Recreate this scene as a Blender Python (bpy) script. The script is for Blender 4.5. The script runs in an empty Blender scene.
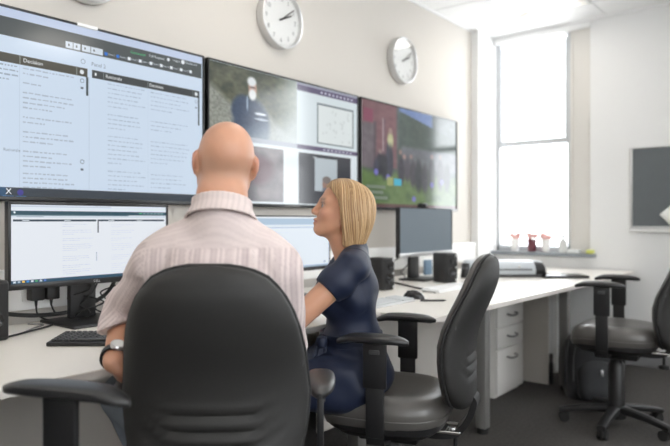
import bpy, bmesh, math, random
import numpy as np
from mathutils import Vector, Matrix
random.seed(7); rng = np.random.RandomState(7)
S = bpy.context.scene
COL = S.collection
PI = math.pi

# ------------------------------------------------------------------ camera
TH = math.radians(38.95)                    # the camera looks 38.95 deg left of +Y (the screen wall runs along +Y)
CX, CY, CZ = 2.47, 0.0, 1.14
cam = bpy.data.cameras.new('camera'); camo = bpy.data.objects.new('camera', cam); COL.objects.link(camo)
camo.location = (CX, CY, CZ); camo.rotation_euler = (PI/2, 0, TH)
cam.sensor_width = 36; cam.lens = 33.64; cam.shift_y = -2.5/670; cam.clip_start = .05
cam.dof.use_dof = True; cam.dof.focus_distance = 2.05; cam.dof.aperture_fstop = 2.1
S.camera = camo
# ------------------------------------------------------------------ sky, exposure
W = bpy.data.worlds.new('overcast_sky'); S.world = W; W.use_nodes = True
bg = W.node_tree.nodes['Background']; bg.inputs[0].default_value = (.93, .97, 1, 1); bg.inputs[1].default_value = 10.0
S.view_settings.view_transform = 'Standard'; S.view_settings.look = 'None'
S.view_settings.gamma = 1; S.view_settings.use_curve_mapping = False
S.view_settings.exposure = -0.25
LAMP_POWER = 5.6                            # watts of each ceiling luminaire
ROOM_X, ROOM_Y0, ROOM_Y1, ROOM_Z = 5.2, -3.2, 5.334, 2.80
WALLX = -.055
DESK_Z = .741

def V(r, f, z=0.0):
    """room point from metres to the right / ahead of the standpoint"""
    c, s = math.cos(TH), math.sin(TH)
    return Vector((CX + r*c - f*s, CY + r*s + f*c, z))

# ------------------------------------------------------------------ materials
MATS = {}
def mat(name, col, rough=.5, metal=0., spec=.5, bump=0., bscale=60., var=0., vscale=8., coat=0., sheen=0., emit=None, es=0., trans=0., alpha=1.):
    if name in MATS: return MATS[name]
    m = bpy.data.materials.new(name); m.use_nodes = True; nt = m.node_tree; b = nt.nodes['Principled BSDF']
    b.inputs['Base Color'].default_value = (*col, 1); b.inputs['Roughness'].default_value = rough
    b.inputs['Metallic'].default_value = metal; b.inputs['Specular IOR Level'].default_value = spec
    b.inputs['Coat Weight'].default_value = coat; b.inputs['Sheen Weight'].default_value = sheen
    b.inputs['Transmission Weight'].default_value = trans
    if emit: b.inputs['Emission Color'].default_value = (*emit, 1); b.inputs['Emission Strength'].default_value = es
    tc = nt.nodes.new('ShaderNodeTexCoord')
    if var:
        n = nt.nodes.new('ShaderNodeTexNoise'); n.inputs['Scale'].default_value = vscale; n.inputs['Detail'].default_value = 4
        nt.links.new(tc.outputs['Object'], n.inputs['Vector'])
        r = nt.nodes.new('ShaderNodeMapRange'); r.inputs['To Min'].default_value = 1-var; r.inputs['To Max'].default_value = 1+var
        nt.links.new(n.outputs['Fac'], r.inputs['Value'])
        x = nt.nodes.new('ShaderNodeMix'); x.data_type = 'RGBA'; x.blend_type = 'MULTIPLY'; x.inputs['Factor'].default_value = 1
        x.inputs[6].default_value = (*col, 1); nt.links.new(r.outputs['Result'], x.inputs[7])
        nt.links.new(x.outputs[2], b.inputs['Base Color'])
    if bump:
        n = nt.nodes.new('ShaderNodeTexNoise'); n.inputs['Scale'].default_value = bscale; n.inputs['Detail'].default_value = 3
        nt.links.new(tc.outputs['Object'], n.inputs['Vector'])
        bp = nt.nodes.new('ShaderNodeBump'); bp.inputs['Strength'].default_value = bump; bp.inputs['Distance'].default_value = .004
        nt.links.new(n.outputs['Fac'], bp.inputs['Height']); nt.links.new(bp.outputs['Normal'], b.inputs['Normal'])
    MATS[name] = m; return m

def attr_mat(name, rough=.5, spec=.5, sss=0., sheen=0., emission=0., bump=0., bscale=80., coat=0.):
    m = bpy.data.materials.new(name); m.use_nodes = True; nt = m.node_tree; b = nt.nodes['Principled BSDF']
    a = nt.nodes.new('ShaderNodeAttribute'); a.attribute_name = 'Col'
    b.inputs['Roughness'].default_value = rough; b.inputs['Specular IOR Level'].default_value = spec
    b.inputs['Sheen Weight'].default_value = sheen; b.inputs['Coat Weight'].default_value = coat
    if emission:
        b.inputs['Base Color'].default_value = (.012, .012, .014, 1)
        nt.links.new(a.outputs['Color'], b.inputs['Emission Color']); b.inputs['Emission Strength'].default_value = emission
    else:
        nt.links.new(a.outputs['Color'], b.inputs['Base Color'])
    if sss:
        b.inputs['Subsurface Weight'].default_value = sss; b.inputs['Subsurface Radius'].default_value = (.012, .005, .003)
        b.inputs['Subsurface Scale'].default_value = .6
    if bump:
        tc = nt.nodes.new('ShaderNodeTexCoord')
        n = nt.nodes.new('ShaderNodeTexNoise'); n.inputs['Scale'].default_value = bscale; n.inputs['Detail'].default_value = 3
        nt.links.new(tc.outputs['Object'], n.inputs['Vector'])
        bp = nt.nodes.new('ShaderNodeBump'); bp.inputs['Strength'].default_value = bump; bp.inputs['Distance'].default_value = .003
        nt.links.new(n.outputs['Fac'], bp.inputs['Height']); nt.links.new(bp.outputs['Normal'], b.inputs['Normal'])
    MATS[name] = m; return m

def srgb(*c):
    return tuple((x/255/12.92 if x/255 <= .04045 else ((x/255+.055)/1.055)**2.4) for x in c)

M_wall = mat('painted_plaster', (.61, .578, .535), .85, bump=.03, bscale=90, var=.02, vscale=2)
M_wallb = mat('painted_plaster_white', (.74, .74, .735), .85, bump=.03, bscale=90, var=.02, vscale=2)
M_ceil = mat('ceiling_tile', (.88, .88, .88), .9, bump=.08, bscale=220, var=.02)
M_grid = mat('ceiling_grid_metal', (.80, .80, .80), .5)
M_carpet = mat('carpet', (.085, .080, .077), .97, spec=.1, bump=.9, bscale=380, var=.4, vscale=60)
M_skirt = mat('skirting_grey', (.19, .19, .20), .6)
M_white = mat('white_paint', (.82, .82, .81), .45)
M_desk = mat('white_laminate', (.89, .85, .79), .32, var=.015, vscale=3, coat=.15)
M_deskedge = mat('laminate_edge', (.62, .585, .55), .45)
M_panel = mat('cream_board', (.60, .565, .52), .6, var=.02)
M_greypanel = mat('grey_board', (.16, .16, .165), .6)
M_cab = mat('off_white_steel', (.74, .72, .69), .42, var=.015)
M_steel = mat('silver_metal', (.62, .62, .63), .28, metal=1)
M_alu = mat('brushed_aluminium', (.66, .66, .66), .36, metal=.9)
M_greypost = mat('grey_powder_coat', (.21, .205, .20), .45, metal=.2)
M_black = mat('black_plastic', (.013, .013, .014), .42, bump=.05, bscale=300)
M_blackg = mat('gloss_black_plastic', (.010, .010, .011), .2)
M_bezel = mat('bezel_black', (.012, .012, .013), .33)
M_rubber = mat('black_rubber', (.012, .012, .012), .7)
M_armpad = mat('black_pu_pad', (.022, .022, .023), .36, bump=.05, bscale=200)
M_fabric = mat('charcoal_fabric', (.016, .0155, .015), .75, sheen=.03, bump=.25, bscale=500, var=.1, vscale=200)
M_shell = mat('charcoal_back_shell', (.016, .0155, .015), .6, bump=.18, bscale=420, var=.08, vscale=150)
M_vinyl = mat('charcoal_vinyl', (.085, .080, .075), .33, bump=.12, bscale=260, var=.06, vscale=30)
M_chrome = mat('chrome', (.8, .8, .8), .12, metal=1)
M_grey = mat('dark_grey_plastic', (.06, .06, .062), .45)

# ------------------------------------------------------------------ mesh collecting
class MB:
    def __init__(s): s.v = []; s.f = []
    def add(s, v, f):
        o = len(s.v); s.v += [tuple(map(float, p)) for p in v]; s.f += [tuple(o+i for i in q) for q in f]; return s
    def box(s, x0, x1, y0, y1, z0, z1, m=None):
        v = [(x0,y0,z0),(x1,y0,z0),(x1,y1,z0),(x0,y1,z0),(x0,y0,z1),(x1,y0,z1),(x1,y1,z1),(x0,y1,z1)]
        if m is not None: v = [m @ Vector(p) for p in v]
        return s.add(v, [(0,3,2,1),(4,5,6,7),(0,1,5,4),(1,2,6,5),(2,3,7,6),(3,0,4,7)])
    def rbox(s, x0, x1, y0, y1, z0, z1, r=.005, seg=2, m=None):
        bm = bmesh.new(); bmesh.ops.create_cube(bm, size=1)
        for q in bm.verts: q.co = Vector(((x0+x1)/2+q.co.x*(x1-x0), (y0+y1)/2+q.co.y*(y1-y0), (z0+z1)/2+q.co.z*(z1-z0)))
        bmesh.ops.bevel(bm, geom=bm.edges[:], offset=r, segments=seg, profile=.5, affect='EDGES')
        bm.verts.index_update(); v = [(m @ q.co if m is not None else q.co.copy()) for q in bm.verts]
        f = [[q.index for q in p.verts] for p in bm.faces]; bm.free(); return s.add(v, f)
    def cyl(s, p0, p1, r0, r1=None, n=16, caps=True):
        r1 = r0 if r1 is None else r1
        p0 = Vector(p0); p1 = Vector(p1); d = (p1-p0).normalized()
        a = d.orthogonal().normalized(); b = d.cross(a)
        v = []
        for p, r in ((p0, r0), (p1, r1)):
            for i in range(n):
                t = 2*PI*i/n; v.append(p + a*(r*math.cos(t)) + b*(r*math.sin(t)))
        f = [(i, (i+1) % n, n+(i+1) % n, n+i) for i in range(n)]
        if caps: f += [tuple(range(n-1, -1, -1)), tuple(range(n, 2*n))]
        return s.add(v, f)
    def tube(s, pts, r, n=8, caps=True):
        pts = [Vector(p) for p in pts]; rr = r if hasattr(r, '__len__') else [r]*len(pts)
        v = []; ref = None
        for i, p in enumerate(pts):
            d = (pts[min(i+1, len(pts)-1)]-pts[max(i-1, 0)]).normalized()
            if ref is None: ref = d.orthogonal().normalized()
            ref = (ref - d*ref.dot(d)).normalized(); b = d.cross(ref)
            for k in range(n):
                t = 2*PI*k/n; v.append(p + (ref*math.cos(t)+b*math.sin(t))*rr[i])
        f = []
        for i in range(len(pts)-1):
            for k in range(n):
                f.append((i*n+k, i*n+(k+1) % n, (i+1)*n+(k+1) % n, (i+1)*n+k))
        if caps: f += [tuple(range(n-1, -1, -1)), tuple(range((len(pts)-1)*n, len(pts)*n))]
        return s.add(v, f)
    def rings(s, rings, cap0=True, cap1=True):
        n = len(rings[0]); v = [p for r in rings for p in r]; f = []
        for i in range(len(rings)-1):
            for k in range(n): f.append((i*n+k, i*n+(k+1) % n, (i+1)*n+(k+1) % n, (i+1)*n+k))
        if cap0: f.append(tuple(range(n-1, -1, -1)))
        if cap1: f.append(tuple(range((len(rings)-1)*n, len(rings)*n)))
        return s.add(v, f)
    def lathe(s, prof, c=(0, 0, 0), n=24, m=None):
        rings = []
        for r, z in prof:
            rg = [Vector((r*math.cos(2*PI*i/n), r*math.sin(2*PI*i/n), z)) for i in range(n)]
            if m is not None: rg = [m @ p for p in rg]
            rings.append([p + Vector(c) for p in rg])
        return s.rings(rings)
    def sheet(s, P):
        a = len(P); b = len(P[0]); v = [p for r in P for p in r]
        return s.add(v, [(i*b+j, i*b+j+1, (i+1)*b+j+1, (i+1)*b+j) for i in range(a-1) for j in range(b-1)])

def catmull(pts, n=8):
    pts = [Vector(p) for p in pts]; out = []
    for i in range(len(pts)-1):
        p0 = pts[max(i-1, 0)]; p1 = pts[i]; p2 = pts[i+1]; p3 = pts[min(i+2, len(pts)-1)]
        for k in range(n):
            t = k/n
            out.append(.5*((2*p1)+(p2-p0)*t+(2*p0-5*p1+4*p2-p3)*t*t+(3*p1-p0-3*p2+p3)*t**3))
    out.append(pts[-1]); return out

def bounds_obj(name, me, m, parent=None, smooth=35):
    if smooth:
        me.shade_smooth()
        if smooth < 180: me.set_sharp_from_angle(angle=math.radians(smooth))
    o = bpy.data.objects.new(name, me); COL.objects.link(o)
    if m: me.materials.append(m)
    if parent: o.parent = parent
    return o
def obj(name, g, m, parent=None, label=None, smooth=35):
    me = bpy.data.meshes.new(name); me.from_pydata(g.v, [], g.f); me.update()
    bm = bmesh.new(); bm.from_mesh(me); bmesh.ops.recalc_face_normals(bm, faces=bm.faces[:]); bm.to_mesh(me); bm.free()
    o = bounds_obj(name, me, m, parent, smooth)
    if label: o['label'] = label
    return o
def share(o, parent=None, loc=None, name=None):
    c = o.copy(); COL.objects.link(c)
    if parent: c.parent = parent
    if loc is not None: c.location = loc
    return c
def thing(name, label, cat, loc=(0, 0, 0), rz=0., group=None):
    o = bpy.data.objects.new(name, None); COL.objects.link(o); o.location = loc; o.rotation_euler = (0, 0, rz)
    o.empty_display_size = .1; o['label'] = label; o['category'] = cat
    if group: o['group'] = group
    return o
def tag(o, label, cat, group=None):
    o['label'] = label; o['category'] = cat
    if group: o['group'] = group
    return o
def struct(o): o['kind'] = 'structure'; return o
# ================================================================== the room
g = MB(); g.box(WALLX-.2, ROOM_X+.2, ROOM_Y0-.2, ROOM_Y1+.45, -.1, 0); struct(obj('floor', g, M_carpet))
g = MB(); g.box(WALLX-.2, WALLX, ROOM_Y0-.2, ROOM_Y1+.45, 0, ROOM_Z+.25); wl = struct(obj('wall_left', g, M_wall))
# boxed-out pier in the corner
g = MB(); g.box(WALLX-.01, .01, 5.03, ROOM_Y1+.12, 0, ROOM_Z+.02); obj('pier', g, M_wallb, wl)
WZ0, WZ1 = .868, 2.765
SIDE_WIN = ((.55, 2.75), (-2.6, -.4))               # unseen windows of the side wall, set for daylight from the right
g = MB(); x0, x1 = ROOM_X, ROOM_X+.25; yy = [ROOM_Y0-.2, SIDE_WIN[1][0], SIDE_WIN[1][1], SIDE_WIN[0][0], SIDE_WIN[0][1], ROOM_Y1+.45]
for i in range(5):
    if i % 2 == 0: g.box(x0, x1, yy[i], yy[i+1], 0, ROOM_Z+.25)
    else: g.box(x0, x1, yy[i], yy[i+1], 0, WZ0-.03).box(x0, x1, yy[i], yy[i+1], WZ1, ROOM_Z+.25)
struct(obj('wall_right', g, M_wall))
g = MB(); g.box(WALLX-.2, ROOM_X+.2, ROOM_Y0-.2, ROOM_Y0, 0, ROOM_Z+.25); struct(obj('wall_rear', g, M_wall))
WX0, WX1 = .018, .862          # opening of the window in view
VX0, VX1 = 2.30, 3.35                               # second window further along the same wall
g = MB(); y0, y1 = ROOM_Y1, ROOM_Y1+.30
g.box(WALLX-.2, WX0, y0, y1, 0, ROOM_Z+.25); g.box(WX0, WX1, y0, y1, 0, WZ0-.03); g.box(WX0, WX1, y0, y1, WZ1, ROOM_Z+.25)
g.box(WX1, VX0, y0, y1, 0, ROOM_Z+.25); g.box(VX0, VX1, y0, y1, 0, WZ0-.03); g.box(VX0, VX1, y0, y1, WZ1, ROOM_Z+.25)
g.box(VX1, ROOM_X+.2, y0, y1, 0, ROOM_Z+.25)
struct(obj('wall_back', g, M_wallb))
# ceiling slab, tiles and grid
CE = struct(obj('ceiling', MB().box(WALLX-.2, ROOM_X+.2, ROOM_Y0-.2, ROOM_Y1+.45, ROOM_Z+.07, ROOM_Z+.25), M_ceil))
TX = [WALLX+.455+.60*i for i in range(-1, 9)]; TY = [4.945-.60*i for i in range(-1, 15)]
LX0, LX1, LY0, LY1 = TX[1], TX[2], TY[2], TY[1]      # the luminaire's cell
xs = [WALLX] + [x for x in TX if x > WALLX+.05 and x < ROOM_X-.05] + [ROOM_X]
ys = [ROOM_Y1] + [y for y in TY if y < ROOM_Y1-.05 and y > ROOM_Y0+.05] + [ROOM_Y0]
lumi = []
lumcells = [(1, 1), (1, 5), (1, 9), (3, 3), (3, 6), (3, 9), (3, 12), (5, 4), (5, 9), (7, 5), (7, 8), (7, 11)]  # farthest column: unseen lights added to brighten surfaces facing the right-hand wall
tiles = {}
for i in range(len(xs)-1):
    for j in range(len(ys)-1):
        if (i, j) in lumcells:
            lumi.append(((xs[i]+xs[i+1])/2, (ys[j]+ys[j+1])/2)); continue
        k = (round(xs[i+1]-xs[i], 3), round(ys[j]-ys[j+1], 3))
        c = ((xs[i]+xs[i+1])/2, (ys[j]+ys[j+1])/2, ROOM_Z)
        if k in tiles: t = share(tiles[k], CE, c)
        else:
            a, b = k[0]/2-.010, k[1]/2-.010
            t = obj('ceiling_tile', MB().rbox(-a, a, -b, b, .002, .020, .003, 1), M_ceil, CE); t.location = c; tiles[k] = t
g = MB()
for x in xs[1:-1]: g.box(x-.012, x+.012, ROOM_Y0, ROOM_Y1, ROOM_Z+.006, ROOM_Z+.03)
for y in ys[1:-1]: g.box(WALLX, ROOM_X, y-.012, y+.012, ROOM_Z+.006, ROOM_Z+.03)
go = obj('ceiling_grid', g, M_grid, CE); go['kind'] = 'stuff'
g = MB(); g.box(WALLX, WALLX+.02, ROOM_Y0, ROOM_Y1, ROOM_Z-.012, ROOM_Z+.02); g.box(WALLX, ROOM_X, ROOM_Y1-.02, ROOM_Y1, ROOM_Z-.012, ROOM_Z+.02)
struct(obj('trim_1', g, M_grid))
# skirtings
g = MB(); g.box(.92, ROOM_X, ROOM_Y1-.018, ROOM_Y1, 0, .10); struct(obj('baseboard_back', g, M_skirt))
g = MB(); g.box(WALLX, WALLX+.018, ROOM_Y0, 5.03, 0, .10); struct(obj('baseboard_left', g, M_skirt))
g = MB(); g.box(ROOM_X-.018, ROOM_X, ROOM_Y0, ROOM_Y1, 0, .10); struct(obj('baseboard_right', g, M_skirt))
# dado trunking with sockets along the screen wall
g = MB(); g.rbox(WALLX, WALLX+.05, -.6, 5.02, .79, .95, .006); g.box(WALLX+.05, WALLX+.0512, -.6, 5.02, .868, .872)
tr = struct(obj('trim_2', g, M_white))
for y in (1.20, 2.6, 3.95):
    g = MB(); g.rbox(WALLX+.05, WALLX+.058, y-.075, y+.075, .825, .915, .003); obj('socket_plate', g, M_white, tr)

# ------------------------------------------------------------------ windows
M_glass = bpy.data.materials.new('window_glass'); M_glass.use_nodes = True
nt = M_glass.node_tree; nt.nodes.clear()
out = nt.nodes.new('ShaderNodeOutputMaterial'); tr_ = nt.nodes.new('ShaderNodeBsdfTransparent'); gl = nt.nodes.new('ShaderNodeBsdfGlossy'); mx = nt.nodes.new('ShaderNodeMixShader')
fr = nt.nodes.new('ShaderNodeMath'); fr.operation = 'MULTIPLY_ADD'; lw_ = nt.nodes.new('ShaderNodeLayerWeight'); lw_.inputs[0].default_value = .12; nt.links.new(lw_.outputs['Facing'], fr.inputs[0]); fr.inputs[1].default_value = .25; fr.inputs[2].default_value = .03; gl.inputs['Roughness'].default_value = .02
nt.links.new(fr.outputs[0], mx.inputs[0]); nt.links.new(tr_.outputs[0], mx.inputs[1]); nt.links.new(gl.outputs[0], mx.inputs[2]); nt.links.new(mx.outputs[0], out.inputs[0])
M_frame = mat('window_frame_paint', (.50, .515, .53), .5)
M_sill = mat('grey_sill', (.21, .23, .25), .45)
M_infill = mat('cream_infill_panel', (.62, .60, .565), .6)
def window(n, x0, x1, split, infill, loc, rz):
    """local x along the wall, y outwards"""
    fx1 = infill if infill else x1
    g = MB(); y = .05
    for a, b in ((x0, x0+.03), (fx1-.035, fx1)): g.rbox(a, b, y, y+.07, WZ0, WZ1, .004)
    g.rbox(x0, fx1, y-.01, y+.08, WZ1-.035, WZ1, .004); g.rbox(x0, fx1, y, y+.07, WZ0, WZ0+.05, .004)
    w = struct(obj('window_%d' % n, g, M_frame)); w.location = loc; w.rotation_euler = (0, 0, rz)
    obj('transom', MB().rbox(x0+.03, fx1-.03, y-.006, y+.06, split-.024, split+.024, .004), M_frame, w)
    obj('upper_sash', MB().rbox(x0+.028, x0+.042, y+.008, y+.05, split+.02, WZ1-.06, .003).rbox(fx1-.06, fx1-.03, y+.008, y+.05, split+.02, WZ1-.06, .003), M_frame, w)
    obj('pane', MB().box(x0+.03, fx1-.03, y+.03, y+.036, split, WZ1-.03), M_glass, w)
    obj('pane', MB().box(x0+.03, fx1-.03, y+.03, y+.036, WZ0+.02, split), M_glass, w)
    obj('sill', MB().rbox(x0-.02 if n == 1 else x0-.05, x1+.05, -.06, .06, WZ0-.032, WZ0, .006), M_sill, w)
    obj('blind_cassette', MB().rbox(x0+.005, x1, -.012, .05, WZ1-.030, WZ1+.010, .006), M_white, w)
    if infill:
        obj('infill_panel', MB().box(fx1, x1, y-.02, y+.02, WZ0, WZ1).box(fx1, fx1+.02, y-.03, y-.02, WZ0, WZ1), M_infill, w)
    return w
window(1, WX0, WX1, 1.83, .695, (0, ROOM_Y1, 0), 0)
window(2, VX0, VX1, 1.83, None, (0, ROOM_Y1, 0), 0)
for k, (a, b) in enumerate(SIDE_WIN): window(3+k, -(b-a)/2, (b-a)/2, 1.83, None, (ROOM_X, (a+b)/2, 0), -PI/2)

# ------------------------------------------------------------------ luminaires (lit): a tile-sized body with sloping reflectors and a bulging diffuser
M_lumref = mat('luminaire_reflector', (.80, .80, .79), .35)
M_lumdif = mat('luminaire_diffuser', (.9, .9, .88), .5, emit=(1, .96, .90), es=4.0)
def luminaire(x, y, label):
    t = thing('ceiling_luminaire', label, 'ceiling light', (x, y, ROOM_Z), 0, 'square ceiling lights')
    h = .288
    g = MB(); g.box(-h, h, -h, -h+.018, -.012, .05); g.box(-h, h, h-.018, h, -.012, .05); g.box(-h, -h+.018, -h, h, -.012, .05); g.box(h-.018, h, -h, h, -.012, .05)
    obj('frame', g, M_lumref, t)
    g = MB()
    for s in (-1, 1): g.sheet([[(s*(h-.01), -h, -.004), (s*(h-.01), h, -.004)], [(s*.12, -h, .055), (s*.12, h, .055)]])
    obj('reflector', g, M_lumref, t, smooth=0)
    rows = []
    for i in range(15):
        a = PI*i/14; rows.append([(-.165*math.cos(a), yy, .035-.10*math.sin(a)) for yy in (-h+.02, h-.02)])
    g = MB(); g.sheet(rows); g.add([r[0] for r in rows], [tuple(range(len(rows)))]); g.add([r[1] for r in rows], [tuple(range(len(rows)))])
    obj('diffuser', g, M_lumdif, t)
    L = bpy.data.lights.new('lamp_light', 'AREA'); L.shape = 'RECTANGLE'; L.size = .3; L.size_y = .5; L.energy = LAMP_POWER; L.color = (1, .93, .84)
    lo = bpy.data.objects.new('lamp_light', L); COL.objects.link(lo); lo.parent = t; lo.location = (0, 0, -.06)
    return t
for k, (x, y) in enumerate(lumi):
    luminaire(x, y, 'square ceiling light with bulging white diffuser above the window corner' if k == 0 else 'unseen square ceiling light overhead, helping to light the room')
# ================================================================== task chairs (local frame: sitter looks along +y, x to the right)
def lens_section(w, t0, t1, wrap, n=28):
    """closed section in (x, y): half width w, front bulge t0, rear bulge t1, edges wrapped forward by wrap"""
    pts = []
    for i in range(n):
        a = 2*PI*i/n; c, s = math.cos(a), math.sin(a)
        x = w*math.copysign(abs(c)**.62, c); y = math.copysign(abs(s)**.75, s)*(t0 if s > 0 else t1)
        pts.append((x, y + wrap*(abs(x)/max(w, 1e-6))**2*(w/.21)**2))
    return pts
def back_half_width(q):                   # q = 0 bottom .. 1 top of the backrest
    pts = [(0, .105), (.03, .140), (.08, .170), (.15, .190), (.25, .203), (.40, .209), (.60, .198), (.72, .186), (.808, .171), (.88, .151), (.942, .122), (.975, .090), (.992, .055), (1, .02)]
    for (a, x), (b, y) in zip(pts, pts[1:]):
        if q <= b: return 1.05*(x+(y-x)*(q-a)/(b-a))
    return pts[-1][1]
def cushion(W, D, H, ex=.62, rows=9, n=44, dome=.35, waterfall=.03):
    """upholstered seat pad, rounded plan"""
    g = MB(); R = []
    def plan(a, k):
        c, s = math.cos(a), math.sin(a)
        return (W*k*math.copysign(abs(c)**ex, c)*(1-.10*max(0, -s)), D*k*math.copysign(abs(s)**ex, s))
    prof = [(.90, -H), (.965, -H*.95), (.995, -H*.72), (1.0, -H*.45), (.985, -H*.18), (.94, 0), (.86, .10*H), (.72, .18*H), (.52, .2*H), (.28, .19*H), (.05, .185*H)]
    for k, z in prof:
        rg = []
        for i in range(n):
            x, y = plan(2*PI*i/n, k)
            rg.append((x, y, z - waterfall*max(0, y/D-.45)**2*3 + (.010*(abs(x)/W)**2 if z > 0 else 0)))
        R.append(rg)
    return g.rings(R)
def pad_geo(L=.25, w=.040):
    g = MB(); R = []
    N = 22
    for i in range(N):
        t = i/(N-1); e = (1-abs(2*t-1)**3.2)**.5 if 0 < t < 1 else .0
        e = max(e, .12); hw = w*(.86+.14*math.sin(PI*t))*e; hh = .0155*(.35+.65*e)
        y = -L/2+L*t; zz = .004*math.cos((t-.5)*PI*1.2) - .012*max(0, t-.8)/.2 - .004*max(0, .15-t)/.15
        rg = []
        for k in range(16):
            a = 2*PI*k/16; c, s = math.cos(a), math.sin(a)
            rg.append((hw*math.copysign(abs(c)**.7, c), y, zz + hh*math.copysign(abs(s)**.8, s)))
        R.append(rg)
    return g.rings(R)
def task_chair(label, loc, rz, seat_z=.50, pad_z=.74, arm_x=.245, tilt=8, back_z=.06, back_y=-.215, seat_mat=None, back_h=.53, base_rot=0., arm_y=.02, buckle=True, seat_yoff=0., pad_len=.25):
    t = thing('office_chair', label, 'office chair', (loc[0], loc[1], 0), rz, 'black office chairs')
    sm = seat_mat or M_fabric
    # seat
    s = obj('seat', cushion(.235, .225, .085), sm, t); s.location = (0, seat_yoff, seat_z-.012)
    g = MB(); R = []
    for k, z in ((.62, -.135), (.80, -.125), (.93, -.10), (.95, -.078)):
        R.append([(.235*k*math.copysign(abs(math.cos(2*PI*i/36))**.62, math.cos(2*PI*i/36)), .225*k*math.copysign(abs(math.sin(2*PI*i/36))**.62, math.sin(2*PI*i/36)), z) for i in range(36)])
    g.rings(R); o = obj('seat_shell', g, M_black, t); o.location = (0, seat_yoff, seat_z-.012)
    # piping round the seat edge
    ring = [(.2352*math.copysign(abs(math.cos(a))**.62, math.cos(a))*(1-.10*max(0, -math.sin(a))), .2255*math.copysign(abs(math.sin(a))**.62, math.sin(a)), -.052-.03*max(0, math.copysign(abs(math.sin(a))**.62, math.sin(a))-.45)**2*3) for a in [2*PI*i/44 for i in range(45)]]
    o2 = obj('piping', MB().tube(ring, .0028, 6, False), sm, s)
    # backrest: front cushion and rear shell
    ca, sa = math.cos(math.radians(tilt)), math.sin(math.radians(tilt))
    z0 = seat_z+back_z
    def place(x, y, q):
        h = q*back_h
        yy = y + .035*math.sin(PI*min(1, q*1.15))**2*(1 if q < .87 else 1) - .0*q
        return (x, back_y + yy*ca - h*sa, z0 + h*ca + yy*sa)
    Q = [0, .012, .03, .06, .10, .15, .22, .3, .4, .5, .6, .7, .78, .85, .9, .94, .97, .985, .995, 1]
    g = MB(); R = []
    for q in Q:
        w = back_half_width(q); e = min(1, (w/.16)**.8)
        R.append([place(x, y, q) for x, y in lens_section(w*.97, .038*e, .012*e, .035)])
    obj('backrest', g.rings(R), sm, t)
    g = MB(); R = []
    NQ = 64; n = 60
    for i in range(NQ):
        q = i/(NQ-1); q = .5-.5*math.cos(PI*q)
        w = back_half_width(q); e = min(1, (w/.16)**.8)
        rg = []
        for x, y in lens_section(w*1.0, .008*e, .040*e, .035, n):
            if y < .035*(abs(x)/max(w, 1e-6))**2*(w/.21)**2:          # rear face: three upturned grooves
                ax = abs(x)
                for k, q0 in enumerate((.215, .275, .335)):
                    qq = q - q0 - max(0, ax-.105)*1.15
                    dep = .0095*math.exp(-(qq/.011)**2)*max(0, min(1, (.175-.012*k-ax)/.03))
                    rd = .004*math.exp(-((qq-.024)/.018)**2)*max(0, min(1, (.175-.012*k-ax)/.03))
                    y += dep - rd
            rg.append(place(x, y-.012, q))
        R.append(rg)
    sh = obj('back_shell', g.rings(R), M_shell, t, smooth=60)
    # welt between cushion and shell
    pts = []
    for q in Q[1:-1]: pts.append(place(-back_half_width(q)*1.0, .035*(back_half_width(q)/.21)**2-.004, q))
    pts += [place(back_half_width(q)*1.0, .035*(back_half_width(q)/.21)**2-.004, q) for q in reversed(Q[1:-1])]
    obj('back_welt', MB().tube(pts, .0055, 6), M_rubber, t)
    if buckle:
        p = place(-.214, .018, .55)
        for sx in (-1, 1): obj('side_clip', MB().rbox(sx*.203-.004, sx*.203+.004, p[1]-.012, p[1]-.002, p[2]-.012, p[2]+.012, .002), M_grey, sh)
    # spine bar, mechanism, column
    g = MB(); p = [(0, .02, seat_z-.145), (0, back_y+.05, seat_z-.15), (0, back_y-.02, seat_z-.11), (0, back_y-.055, seat_z-.03), place(0, -.034, .07), place(0, -.040, .17)]
    pts = catmull(p, 6); R = []
    for i, q in enumerate(pts):
        d = (pts[min(i+1, len(pts)-1)]-pts[max(i-1, 0)]).normalized(); nrm = Vector((0, -d.z, d.y))
        hw = .05 if i < 18 else .05-.012*(i-18)/12
        R.append([q+Vector((hw, 0, 0))+nrm*.011, q+Vector((-hw, 0, 0))+nrm*.011, q+Vector((-hw, 0, 0))-nrm*.011, q+Vector((hw, 0, 0))-nrm*.011])
    obj('back_spine', g.rings(R), M_black, t)
    g = MB().rbox(-.085, .085, -.12, .10, seat_z-.185, seat_z-.12, .012)
    me = obj('mechanism', g, M_black, t)
    obj('chrome_link', MB().rbox(-.055, .055, back_y-.01, -.10, seat_z-.140, seat_z-.128, .003), M_chrome, t, 'bright metal plate between seat and back')
    g = MB().tube([(.08, -.02, seat_z-.15), (.17, -.03, seat_z-.155), (.205, -.035, seat_z-.175)], .006, 8).rbox(.19, .235, -.06, -.01, seat_z-.195, seat_z-.18, .005); obj('lever', g, M_black, t)
    g = MB().cyl((0, back_y+.015, seat_z-.16), (0, back_y+.015, seat_z-.20), .008).lathe([(.012, -.03), (.027, -.026), (.027, -.010), (.012, -.004)], (0, back_y+.015, seat_z-.195), 14); obj('knob', g, M_black, t)
    obj('gas_column', MB().lathe([(.044, .075), (.042, seat_z-.225), (.036, seat_z-.215), (.030, seat_z-.20)], n=20), M_black, t)
    obj('piston', MB().cyl((0, 0, seat_z-.21), (0, 0, seat_z-.18), .0185), M_blackg, t)
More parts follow.
